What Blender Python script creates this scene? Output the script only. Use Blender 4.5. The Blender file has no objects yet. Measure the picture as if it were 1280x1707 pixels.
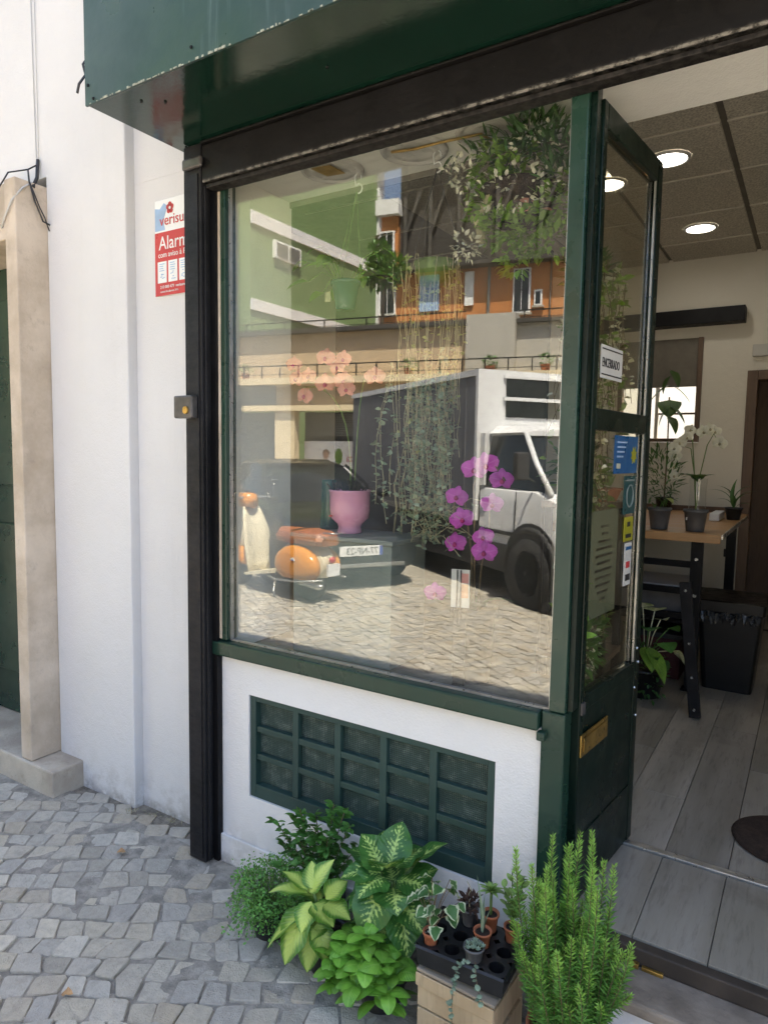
import bpy, math, random
from mathutils import Vector, Matrix

random.seed(11)
RND = random.Random(5)
sc = bpy.context.scene
COL = sc.collection

# ------------------------------------------------------------------ camera
YAW, PITCH, ROLL = 0.56305, 0.0864, -0.01569
fwd = Vector((-math.sin(YAW) * math.cos(PITCH), math.cos(YAW) * math.cos(PITCH), -math.sin(PITCH)))
rt = Vector((math.cos(YAW), math.sin(YAW), 0))
dn = fwd.cross(rt)
rt = math.cos(ROLL) * rt + math.sin(ROLL) * dn
dn = fwd.cross(rt)
cd = bpy.data.cameras.new('camera')
cam = bpy.data.objects.new('camera', cd)
COL.objects.link(cam)
cam.matrix_world = Matrix(((rt.x, -dn.x, -fwd.x, 0), (rt.y, -dn.y, -fwd.y, -1.773), (rt.z, -dn.z, -fwd.z, 1.55), (0, 0, 0, 1)))
cd.sensor_fit = 'VERTICAL'
cd.sensor_height = 36
cd.lens = 23.94
cd.clip_start = 0.02
cd.clip_end = 500
sc.camera = cam

# ------------------------------------------------------------------ sky, sun, exposure
SUN = Vector((0.33, 0.38, 1.0)).normalized()      # towards the sun: high, behind the shop
wd = bpy.data.worlds.new('World')
sc.world = wd
wd.use_nodes = True
wn = wd.node_tree
sky = wn.nodes.new('ShaderNodeTexSky')
sky.sky_type = 'NISHITA'
sky.sun_disc = False
sky.sun_elevation = math.asin(SUN.z)
sky.sun_rotation = math.atan2(SUN.x, SUN.y)
sky.air_density = 1.0
sky.dust_density = 3.5
sky.ozone_density = 1.0
wn.nodes['Background'].inputs[1].default_value = 0.10
wn.links.new(sky.outputs[0], wn.nodes['Background'].inputs[0])
sl = bpy.data.lights.new('sun', 'SUN')
sl.energy = 5.0
sl.angle = math.radians(0.53)
sl.color = (1.0, 0.91, 0.76)
so = bpy.data.objects.new('sun', sl)
COL.objects.link(so)
so.rotation_euler = SUN.to_track_quat('Z', 'Y').to_euler()
so.location = (2, 3, 12)
sc.view_settings.view_transform = 'Standard'
sc.view_settings.look = 'None'
sc.view_settings.exposure = 2.5
sc.view_settings.gamma = 1.0
cy = sc.cycles
cy.use_denoising = True
cy.max_bounces = 9
cy.diffuse_bounces = 5
cy.glossy_bounces = 5
cy.transparent_max_bounces = 24
cy.transmission_bounces = 8
cy.sample_clamp_indirect = 6
cy.caustics_reflective = False
cy.caustics_refractive = False


# ------------------------------------------------------------------ materials
class NT:
    """small helper round a material's node tree"""
    def __init__(s, name):
        s.m = bpy.data.materials.new(name)
        s.m.use_nodes = True
        s.t = s.m.node_tree
        s.b = s.t.nodes['Principled BSDF']
        s.out = s.t.nodes['Material Output']

    def n(s, typ, **kw):
        nd = s.t.nodes.new('ShaderNode' + typ)
        for k, v in kw.items():
            if k[0] == '_':
                setattr(nd, k[1:], v)
            else:
                s.set(nd.inputs[k.replace('__', ' ')], v)
        return nd

    def set(s, inp, v):
        if hasattr(v, 'is_linked') or hasattr(v, 'links'):
            s.t.links.new(v, inp)
        elif isinstance(v, (tuple, list)) and len(v) == 3 and inp.type == 'RGBA':
            inp.default_value = (*v, 1)
        else:
            inp.default_value = v

    def math(s, op, a, b=0.0, c=0.0, clamp=False):
        nd = s.t.nodes.new('ShaderNodeMath')
        nd.operation = op
        nd.use_clamp = clamp
        for i, v in enumerate((a, b, c)):
            s.set(nd.inputs[i], v)
        return nd.outputs[0]

    def ramp(s, v, lo, hi, a=0.0, b=1.0, smooth=True):
        nd = s.t.nodes.new('ShaderNodeMapRange')
        if smooth:
            nd.interpolation_type = 'SMOOTHSTEP'
        for i, x in enumerate((v, lo, hi, a, b)):
            s.set(nd.inputs[i], x)
        return nd.outputs[0]

    def mix(s, f, a, b, mode='MIX'):
        nd = s.t.nodes.new('ShaderNodeMix')
        nd.data_type = 'RGBA'
        nd.blend_type = mode
        s.set(nd.inputs[0], f)
        s.set(nd.inputs[6], a)
        s.set(nd.inputs[7], b)
        return nd.outputs[2]

    def coord(s, kind='Object', scale=None, rot=None):
        c = s.n('TexCoord').outputs[kind]
        if scale or rot:
            mp = s.n('Mapping')
            s.t.links.new(c, mp.inputs[0])
            if scale:
                mp.inputs['Scale'].default_value = scale
            if rot:
                mp.inputs['Rotation'].default_value = rot
            return mp.outputs[0]
        return c

    def noise(s, scale, detail=4, rough=.55, vec=None, out=0):
        nd = s.n('TexNoise', Scale=scale, Detail=detail, Roughness=rough)
        s.t.links.new(vec if vec is not None else s.coord(), nd.inputs['Vector'])
        return nd.outputs[out]

    def sep(s, vec):
        nd = s.n('SeparateXYZ')
        s.t.links.new(vec, nd.inputs[0])
        return nd.outputs

    def bump(s, h, strength=.3, dist=.01):
        nd = s.n('Bump', Strength=strength, Distance=dist, Height=h)
        s.t.links.new(nd.outputs[0], s.b.inputs['Normal'])

    def col(s, v):
        s.set(s.b.inputs['Base Color'], v)

    def rough(s, v):
        s.set(s.b.inputs['Roughness'], v)


def pm(name, c, rough=.6, metal=0.0, var=.18, scale=6.0, c2=None, bump=0.0, bs=90.0, spec=.5, dirt=0.0, dcol=(.12, .1, .08), rnd=0.0):
    t = NT(name)
    a = tuple(x * (1 - var) for x in c)
    b = c2 if c2 else tuple(min(1, x * (1 + var)) for x in c)
    f = t.ramp(t.noise(scale, 5), .3, .7)
    k = t.mix(f, a, b)
    if dirt:
        k = t.mix(t.math('MULTIPLY', t.ramp(t.noise(scale * 2.7, 8, .7), .55, .75), dirt), k, dcol)
    if rnd:
        r = t.n('ObjectInfo').outputs['Random']
        k = t.mix(1.0, k, t.n('CombineColor', Red=t.ramp(r, 0, 1, 1 - rnd, 1 + rnd, False), Green=t.ramp(r, 0, 1, 1 - rnd, 1 + rnd, False), Blue=t.ramp(r, 0, 1, 1 - rnd, 1 + rnd, False)).outputs[0], 'MULTIPLY')
    t.col(k)
    t.rough(t.ramp(t.noise(scale * 3, 4), .2, .8, max(.03, rough - .12), min(1, rough + .12)))
    t.b.inputs['Metallic'].default_value = metal
    t.b.inputs['Specular IOR Level'].default_value = spec
    if bump:
        t.bump(t.noise(bs, 6, .6), bump, .01)
    return t.m


def plaster(name, c, grime=.5, ground=True):
    t = NT(name)
    co = t.coord()
    k = t.mix(t.ramp(t.noise(1.3, 6, .6), .3, .7), tuple(x * .93 for x in c), c)
    fine = t.ramp(t.noise(23, 8, .75), .64, .72)
    k = t.mix(t.math('MULTIPLY', fine, .10 * grime), k, (.3, .28, .25))
    # rain runs
    run = t.noise(9, 5, .6, t.coord('Object', (1, 1, .06)))
    k = t.mix(t.math('MULTIPLY', t.ramp(run, .6, .78), .10 * grime), k, (.42, .4, .36))
    if ground:
        z = t.sep(co)[2]
        splash = t.math('MULTIPLY', t.ramp(z, .0, .22, 1, 0), t.ramp(t.noise(11, 8, .72), .44, .62))
        k = t.mix(t.math('MULTIPLY', splash, .5 * grime), k, (.27, .24, .20))
        foot = t.math('MULTIPLY', t.ramp(z, .0, .05, 1, 0), t.ramp(t.noise(30, 6, .7), .35, .55))
        k = t.mix(t.math('MULTIPLY', foot, .6 * grime), k, (.17, .145, .115))
        sc_ = t.math('MULTIPLY', t.ramp(z, .2, 1.0, 1, .25), t.ramp(t.noise(38, 9, .8, t.coord('Object', (1, 1, .5))), .66, .70))
        k = t.mix(t.math('MULTIPLY', sc_, .3 * grime), k, (.36, .33, .29))
    t.col(k)
    t.rough(.85)
    h = t.math('ADD', t.noise(160, 3), t.math('MULTIPLY', t.noise(16, 5), 2.2))
    t.bump(h, .3, .007)
    return t.m


def painted_metal(name, c, c2, rough=.3, drip=.6, chip=(.55, .55, .5), spec=.5):
    """old gloss paint: faded patches, vertical runs, chips"""
    t = NT(name)
    k = t.mix(t.ramp(t.noise(1.6, 5, .6), .35, .7), c, c2)
    run = t.noise(22, 5, .62, t.coord('Object', (1, 1, .05)))
    k = t.mix(t.math('MULTIPLY', t.ramp(run, .58, .75), .45 * drip), k, tuple(min(1, x * 2.2 + .02) for x in c2))
    spot = t.math('MULTIPLY', t.ramp(t.noise(34, 6, .7, t.coord('Object', (1, 1, .18))), .69, .74), t.ramp(run, .45, .6))
    k = t.mix(t.math('MULTIPLY', spot, drip), k, chip)
    t.col(k)
    t.rough(t.ramp(t.noise(7, 5), .3, .7, rough * .7, rough * 1.5))
    t.b.inputs['Specular IOR Level'].default_value = spec
    t.bump(t.noise(40, 6, .6), .06, .008)
    return t.m


def edge_worn(name, c, axis, lo, hi, wear=(.5, .47, .42), rough=.5, metal=.3, amt=.85):
    """dark steel with whitish dust along one edge (object z between lo and hi)"""
    t = NT(name)
    z = t.sep(t.coord())[axis]
    k = t.mix(t.ramp(t.noise(5, 6, .65), .3, .7), tuple(x * .7 for x in c), tuple(x * 1.5 for x in c))
    sc1 = t.noise(30, 7, .75, t.coord('Object', (.6, 1, 1.6)))
    k = t.mix(t.math('MULTIPLY', t.ramp(sc1, .6, .72), .35), k, tuple(x * 4 for x in c))
    band = t.math('MULTIPLY', t.ramp(z, lo, hi, 1, 0), t.ramp(t.noise(48, 6, .7), .4, .6))
    k = t.mix(t.math('MULTIPLY', band, amt), k, wear)
    sp = t.ramp(t.noise(110, 2), .76, .80)
    k = t.mix(t.math('MULTIPLY', sp, .5), k, wear)
    t.col(k)
    t.rough(t.ramp(sc1, .3, .7, rough - .1, rough + .2))
    t.b.inputs['Specular IOR Level'].default_value = .22
    t.b.inputs['Metallic'].default_value = metal
    t.bump(t.noise(60, 6), .1, .006)
    return t.m


def glassmat(name, tint=(.93, .95, .93), f0=.05, dirt=.03):
    t = NT(name)
    fac = t.n('LayerWeight', Blend=.5).outputs['Facing']
    p5 = t.math('POWER', fac, 5.0)
    R = t.math('ADD', t.math('MULTIPLY', p5, 1 - f0), f0, clamp=True)
    tr = t.n('BsdfTransparent', Color=tint)
    gl = t.n('BsdfGlossy', Roughness=0.0, Color=(1, 1, 1))
    mx = t.n('MixShader')
    t.set(mx.inputs[0], R)
    t.t.links.new(tr.outputs[0], mx.inputs[1])
    t.t.links.new(gl.outputs[0], mx.inputs[2])
    df = t.n('BsdfDiffuse', Color=(.6, .58, .52))
    m2 = t.n('MixShader')
    smear = t.math('MULTIPLY', t.ramp(t.noise(7, 6, .65), .45, .8), dirt)
    t.set(m2.inputs[0], smear)
    t.t.links.new(mx.outputs[0], m2.inputs[1])
    t.t.links.new(df.outputs[0], m2.inputs[2])
    t.t.links.new(m2.outputs[0], t.out.inputs[0])
    return t.m


def leafmat(name, c, c2, kind='plain', pale=(.5, .6, .25), rough=.38, trans=.22, rnd=.18):
    t = NT(name)
    uv = t.n('UVMap').outputs[0]
    u, v, _ = t.sep(uv)
    a = t.math('MULTIPLY', t.math('ABSOLUTE', t.math('SUBTRACT', u, .5)), 2.0)
    nz = t.noise(38, 5, .6)
    k = t.mix(t.ramp(nz, .3, .7), c, c2)
    vein = t.math('SINE', t.math('MULTIPLY', t.math('SUBTRACT', v, t.math('MULTIPLY', a, .28)), 62.0))
    vein01 = t.ramp(vein, .55, 1.0)
    mid = t.ramp(a, .03, .09, 1, 0)
    if kind == 'plain':
        k = t.mix(t.math('MULTIPLY', vein01, .22), k, pale)
        k = t.mix(t.math('MULTIPLY', mid, .55), k, pale)
    elif kind == 'cream':     # pale centre fading to a green margin along the veins
        e = t.math('ADD', a, t.math('MULTIPLY', t.math('SUBTRACT', nz, .5), .5))
        e = t.math('ADD', e, t.math('MULTIPLY', vein, .07))
        k = t.mix(t.ramp(e, .30, .80, 1, 0), k, pale)
        k = t.mix(t.math('MULTIPLY', vein01, .16), k, (.7, .75, .4))
    elif kind == 'spot':      # broken pale flecks following the side veins
        sp = t.noise(62, 6, .78)
        e = t.math('ADD', t.math('MULTIPLY', vein, .065), sp)
        e = t.math('SUBTRACT', e, t.math('MULTIPLY', t.math('POWER', a, 1.6), .34))
        k = t.mix(t.ramp(e, .44, .58), k, pale)
        k = t.mix(t.math('MULTIPLY', mid, .6), k, pale)
    elif kind == 'edge':      # cream margin
        e = t.math('ADD', a, t.math('MULTIPLY', t.math('SUBTRACT', nz, .5), .7))
        k = t.mix(t.ramp(e, .62, .74), k, pale)
    r = t.n('ObjectInfo').outputs['Random']
    at = t.n('Attribute', _attribute_name='tone').outputs['Fac']
    g = t.math('FRACT', t.math('ADD', r, at))
    s3 = t.ramp(g, 0, 1, 1 - rnd, 1 + rnd, False)
    k = t.mix(1.0, k, t.n('CombineColor', Red=s3, Green=s3, Blue=s3).outputs[0], 'MULTIPLY')
    t.col(k)
    t.rough(rough)
    t.b.inputs['Specular IOR Level'].default_value = .45
    t.bump(t.math('ADD', t.math('MULTIPLY', vein, -.5), t.math('MULTIPLY', mid, -1.2)), .22, .003)
    tl = t.n('BsdfTranslucent')
    t.set(tl.inputs[0], t.mix(.4, k, (.35, .5, .05)))
    mx = t.n('MixShader')
    mx.inputs[0].default_value = trans
    t.t.links.new(t.b.outputs[0], mx.inputs[1])
    t.t.links.new(tl.outputs[0], mx.inputs[2])
    t.t.links.new(mx.outputs[0], t.out.inputs[0])
    return t.m


def emit(name, c, s):
    t = NT(name)
    t.b.inputs['Emission Color'].default_value = (*c, 1)
    t.b.inputs['Emission Strength'].default_value = s
    t.col(c)
    return t.m


def stonemat(name):
    """split limestone / basalt setts, tone varies from stone to stone"""
    t = NT(name)
    r = t.n('ObjectInfo').outputs['Random']
    at = t.n('Attribute', _attribute_name='tone').outputs['Fac']
    g = t.math('FRACT', t.math('ADD', t.math('MULTIPLY', r, 7.0), at))
    cr = t.n('ValToRGB')
    e = cr.color_ramp.elements
    e[0].position, e[0].color = 0.0, (0.340, 0.315, 0.262, 1)
    e[1].position, e[1].color = 1.0, (0.560, 0.507, 0.405, 1)
    for p, c in ((.15, (0.440, 0.419, 0.368, 1)), (.3, (0.500, 0.448, 0.345, 1)), (.45, (0.380, 0.360, 0.322, 1)), (.6, (0.470, 0.438, 0.373, 1)), (.75, (0.420, 0.364, 0.276, 1)), (.88, (0.520, 0.492, 0.428, 1))):
        x = e.new(p)
        x.color = c
    t.t.links.new(g, cr.inputs[0])
    k = cr.outputs[0]
    geo = t.n('NewGeometry').outputs['Position']
    k = t.mix(t.ramp(t.noise(26, 8, .7, geo), .38, .72), k, t.mix(.42, k, (.2, .185, .165)))
    k = t.mix(t.math('MULTIPLY', t.ramp(t.noise(70, 6, .7, geo), .58, .7), .5), k, (.5, .47, .42))
    k = t.mix(t.math('MULTIPLY', t.ramp(t.noise(3.2, 5, .6, geo), .55, .72), .35), k, (.27, .23, .17))
    t.col(k)
    t.rough(t.ramp(t.noise(40, 4, .6, geo), .3, .7, .48, .85))
    t.bump(t.math('ADD', t.math('MULTIPLY', t.noise(55, 7, .65, geo), 1.6), t.noise(240, 3, .6, geo)), .75, .007)
    return t.m


def streetmat(name):
    """sand bed close by; a far-off sett pattern where the single stones are not built"""
    t = NT(name)
    geo = t.n('NewGeometry').outputs['Position']
    k = t.mix(t.ramp(t.noise(30, 8, .7, geo), .35, .65), (.095, .085, .07), (.27, .24, .195))
    mp = t.n('Mapping')
    t.t.links.new(geo, mp.inputs[0])
    mp.inputs['Rotation'].default_value = (0, 0, -.58)
    br = t.n('TexBrick', Scale=1.0, _offset=.5, Color1=(.36, .33, .27), Color2=(.44, .4, .33), Mortar=(.17, .15, .12))
    br.inputs['Brick Width'].default_value = .1
    br.inputs['Row Height'].default_value = .092
    br.inputs['Mortar Size'].default_value = .008
    br.inputs['Mortar Smooth'].default_value = .4
    t.t.links.new(mp.outputs[0], br.inputs['Vector'])
    x, y, z = t.sep(geo)
    far = t.math('MAXIMUM', t.ramp(y, -5.6, -5.5, 1, 0), t.math('MAXIMUM', t.ramp(x, -6.9, -6.8, 1, 0), t.ramp(x, .9, 1.0, 0, 1)))
    t.col(t.mix(far, k, t.mix(t.ramp(t.noise(2.0, 6, .6, geo), .35, .7), br.outputs[0], t.mix(.5, br.outputs[0], (.25, .22, .18)))))
    t.rough(.85)
    t.bump(t.math('ADD', t.noise(90, 6, .7, geo), t.math('MULTIPLY', br.outputs[1], t.math('MULTIPLY', far, -2.0))), .4, .008)
    return t.m


def woodmat(name, c, c2, axis='Y', rough=.45, ring=14.0, rnd=.12, dirt=.3):
    t = NT(name)
    s = {'X': (.12, 1, 1), 'Y': (1, .12, 1), 'Z': (1, 1, .12)}[axis]
    co = t.coord('Object', s)
    oi = t.n('ObjectInfo').outputs['Random']
    off = t.n('VectorMath', _operation='ADD')
    t.t.links.new(co, off.inputs[0])
    t.t.links.new(t.n('CombineXYZ', X=t.math('MULTIPLY', oi, 9.0), Y=t.math('MULTIPLY', oi, 5.0)).outputs[0], off.inputs[1])
    v = off.outputs[0]
    g = t.noise(ring, 6, .65, v)
    f = t.noise(ring * 9, 4, .6, v)
    k = t.mix(t.ramp(g, .35, .68), c, c2)
    k = t.mix(t.math('MULTIPLY', t.ramp(f, .5, .72), .45), k, tuple(x * .5 for x in c))
    k = t.mix(t.math('MULTIPLY', t.ramp(t.noise(4, 6, .7), .55, .75), dirt), k, (.1, .085, .07))
    s3 = t.ramp(oi, 0, 1, 1 - rnd, 1 + rnd, False)
    k = t.mix(1.0, k, t.n('CombineColor', Red=s3, Green=s3, Blue=s3).outputs[0], 'MULTIPLY')
    t.col(k)
    t.rough(t.ramp(g, .3, .7, rough - .1, rough + .12))
    t.bump(t.math('ADD', g, f), .15, .004)
    return t.m


M = {}
M['white_wall'] = plaster('white_wall', (.665, .66, .66), .75)
M['white_base'] = plaster('white_base', (.72, .715, .715), .8)
M['white_plain'] = plaster('white_plain', (.86, .84, .79), .4, False)
M['room_wall'] = plaster('room_wall', (.72, .69, .61), .4, False)
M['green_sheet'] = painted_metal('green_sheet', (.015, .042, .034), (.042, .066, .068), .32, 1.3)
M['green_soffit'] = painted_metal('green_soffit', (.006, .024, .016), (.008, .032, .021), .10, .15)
M['green_frame'] = painted_metal('green_frame', (.008, .030, .020), (.015, .046, .032), .30, .35, (.3, .36, .32))
M['green_door'] = painted_metal('green_door', (.003, .009, .0065), (.005, .015, .011), .30, .1, (.1, .12, .11), .22)
M['green_vent'] = painted_metal('green_vent', (.016, .042, .037), (.024, .060, .053), .42, .3, (.2, .26, .24))
M['steel_dark'] = edge_worn('steel_dark', (.0050, .0048, .0054), 2, .018, .034, (.20, .19, .18), .5, .0, .6)
M['steel_post'] = edge_worn('steel_post', (.016, .016, .018), 2, -.05, .03, (.16, .14, .13))
M['steel_lip'] = edge_worn('steel_lip', (.006, .005, .0048), 2, .010, .034, (.15, .135, .12), .55, .0, .16)
M['steel_edge'] = edge_worn('steel_edge', (.02, .018, .016), 2, .010, .060, (.34, .32, .29), .55, .0, .7)
M['black_metal'] = pm('black_metal', (.006, .006, .007), .5, .0, .3, 9, bump=.05, spec=.2)
M['black_plastic'] = pm('black_plastic', (.011, .011, .012), .45, 0, .35, 12, dirt=.3, dcol=(.06, .055, .05))
M['grey_plastic'] = pm('grey_plastic', (.10, .10, .105), .5, 0, .2, 10, dirt=.3)
M['lock_grey'] = pm('lock_grey', (.09, .085, .085), .4, .5, .25, 20, dirt=.4)
M['brass'] = pm('brass', (.42, .27, .075), .35, .85, .3, 18, dirt=.4, dcol=(.1, .06, .02))
M['steel_bright'] = pm('steel_bright', (.6, .6, .58), .3, .9, .1, 20)
M['alu'] = pm('alu', (.45, .45, .44), .35, .8, .15, 20)
M['stone_jamb'] = pm('stone_jamb', (.50, .41, .31), .8, 0, .16, 5, (.60, .51, .41), .3, 60, dirt=.5, dcol=(.3, .25, .2))
M['stone_step'] = pm('stone_step', (.42, .36, .29), .8, 0, .2, 6, (.50, .45, .37), .35, 70, dirt=.6, dcol=(.2, .17, .14))
M['stone_slab'] = pm('stone_slab', (.23, .185, .14), .7, 0, .25, 7, (.34, .285, .225), .3, 60, dirt=.7, dcol=(.13, .11, .09))
M['sett'] = stonemat('sett')
M['street'] = streetmat('street')
M['joint_sand'] = pm('joint_sand', (.25, .235, .205), .95, 0, .25, 22, (.36, .335, .29), .7, 150, dirt=.6, dcol=(.12, .11, .09))
M['plank'] = woodmat('plank', (.28, .25, .20), (.38, .34, .285), 'Y', .42, 9, .12, .35)
M['table_wood'] = woodmat('table_wood', (.36, .19, .075), (.46, .27, .12), 'X', .4, 8, .05, .15)
M['crate_wood'] = woodmat('crate_wood', (.46, .33, .19), (.58, .44, .27), 'Z', .65, 8, .14, .3)
M['crate_top'] = woodmat('crate_top', (.34, .28, .21), (.45, .38, .29), 'X', .7, 8, .14, .4)
M['brown_frame'] = woodmat('brown_frame', (.10, .06, .04), (.15, .095, .06), 'Z', .5, 8, .05, .2)
M['partition_dark'] = pm('partition_dark', (.035, .032, .028), .8, 0, .25, 4)  # near-black colour standing in for the dim room behind the display
M['dull_red'] = pm('dull_red', (.06, .012, .014), .7, 0, .2, 8)
M['nosing_dark'] = pm('nosing_dark', (.045, .034, .026), .6, 0, .3, 9)
M['tile'] = pm('tile', (.54, .505, .43), .9, 0, .28, 95, bump=.9, bs=120, rnd=.05)
M['tbar'] = pm('tbar', (.55, .52, .46), .5, 0, .08, 10)
M['tbar_dark'] = pm('tbar_dark', (.16, .145, .12), .7, 0, .1, 10)
M['glass'] = glassmat('glass', (.965, .975, .96), .078, .02)
M['door_glass'] = glassmat('door_glass', (.93, .92, .85), .03, .03)
M['clear'] = glassmat('clear', (.95, .96, .96), .05, .02)
M['lamp_on'] = emit('lamp_on', (1.0, .94, .83), 6.5)
M['lamp_off'] = pm('lamp_off', (.62, .60, .58), .3, 0, .05, 5)
M['terracotta'] = pm('terracotta', (.42, .13, .055), .7, 0, .2, 14, (.5, .18, .09), .2, 80, dirt=.35, dcol=(.3, .2, .15))
M['soil'] = pm('soil', (.035, .024, .017), .95, 0, .5, 60, bump=.8, bs=160)
M['pink'] = pm('pink', (.66, .30, .44), .25, 0, .05, 4)
M['vase_green'] = pm('vase_green', (.03, .085, .07), .2, 0, .1, 4)
M['pedestal'] = pm('pedestal', (.20, .23, .215), .7, 0, .08, 4)
M['paper'] = pm('paper', (.55, .54, .51), .7, 0, .04, 5)
M['paper_green'] = pm('paper_green', (.15, .175, .14), .7, 0, .06, 5)
M['ink'] = pm('ink', (.02, .02, .022), .6, 0, .1, 5)
M['sign_white'] = pm('sign_white', (.78, .79, .80), .35, 0, .03, 5)
M['sign_red'] = pm('sign_red', (.50, .035, .045), .35, 0, .08, 8)
M['sign_blue'] = pm('sign_blue', (.32, .45, .66), .35, 0, .15, 9)
M['sticker_blue'] = pm('sticker_blue', (.008, .09, .25), .35, 0, .1, 5)
M['sticker_teal'] = pm('sticker_teal', (.01, .06, .065), .35, 0, .1, 5)
M['yellow'] = pm('yellow', (.34, .32, .02), .4, 0, .1, 5)
M['orange_print'] = pm('orange_print', (.75, .22, .08), .5, 0, .3, 20, (.8, .5, .3))
M['gold_foil'] = pm('gold_foil', (.42, .28, .09), .4, .3, .2, 30)
M['cable'] = pm('cable', (.02, .02, .022), .5, 0, .2, 10)
M['cable_white'] = pm('cable_white', (.48, .47, .45), .5, 0, .05, 10)
M['mat_brown'] = pm('mat_brown', (.05, .03, .02), .95, 0, .3, 60, bump=.6, bs=300)
# foliage
M['l_cream'] = leafmat('l_cream', (.055, .18, .018), (.10, .26, .025), 'cream', (.54, .68, .15), .33, .2, .1)
M['l_spot'] = leafmat('l_spot', (.035, .12, .024), (.06, .175, .034), 'spot', (.48, .64, .17), .32, .15)
M['l_basil'] = leafmat('l_basil', (.10, .275, .026), (.185, .41, .05), 'plain', (.26, .46, .10), .36, .2, .3)
M['l_bush'] = leafmat('l_bush', (.05, .15, .03), (.085, .23, .045), 'plain', (.12, .25, .07), .35, .2, .3)
M['l_parsley'] = leafmat('l_parsley', (.09, .27, .05), (.16, .38, .08), 'plain', (.16, .33, .12), .5, .25, .35)
M['l_ivy'] = leafmat('l_ivy', (.04, .12, .03), (.06, .15, .04), 'edge', (.48, .52, .32), .4, .15)
M['l_rosemary'] = leafmat('l_rosemary', (.07, .21, .03), (.14, .33, .05), 'plain', (.18, .34, .11), .5, .2, .4)
M['l_rose_tip'] = leafmat('l_rose_tip', (.22, .44, .06), (.32, .56, .10), 'plain', (.28, .45, .14), .5, .25, .2)
M['l_succ'] = leafmat('l_succ', (.16, .28, .06), (.26, .40, .10), 'plain', (.25, .3, .12), .4, .1, .25)
M['l_grey'] = leafmat('l_grey', (.20, .28, .19), (.30, .38, .26), 'plain', (.35, .42, .32), .5, .15, .3)
M['l_dark'] = leafmat('l_dark', (.03, .09, .025), (.05, .13, .035), 'plain', (.09, .19, .06), .38, .2, .35)
M['l_mid'] = leafmat('l_mid', (.13, .26, .03), (.21, .36, .05), 'plain', (.25, .36, .1), .4, .3, .35)
M['l_pale'] = leafmat('l_pale', (.32, .38, .12), (.42, .45, .18), 'plain', (.5, .5, .28), .45, .3, .25)
M['l_white'] = leafmat('l_white', (.20, .26, .10), (.55, .56, .36), 'spot', (.72, .70, .52), .45, .2, .2)
M['stem'] = pm('stem', (.10, .17, .04), .6, 0, .25, 30)
M['stem_brown'] = pm('stem_brown', (.14, .10, .055), .7, 0, .3, 30)
M['straw'] = pm('straw', (.36, .33, .20), .7, 0, .3, 40)
M['petal_purple'] = leafmat('petal_purple', (.50, .035, .46), (.62, .10, .58), 'plain', (.68, .22, .64), .5, .35, .18)
M['petal_lip'] = pm('petal_lip', (.32, .01, .12), .5, 0, .2, 30)
M['petal_peach'] = leafmat('petal_peach', (.74, .28, .26), (.80, .38, .33), 'plain', (.8, .45, .45), .5, .35, .15)
M['petal_white'] = leafmat('petal_white', (.70, .68, .56), (.78, .76, .66), 'plain', (.75, .72, .5), .5, .3, .12)

# ------------------------------------------------------------------ mesh helpers
WL = {}


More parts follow.
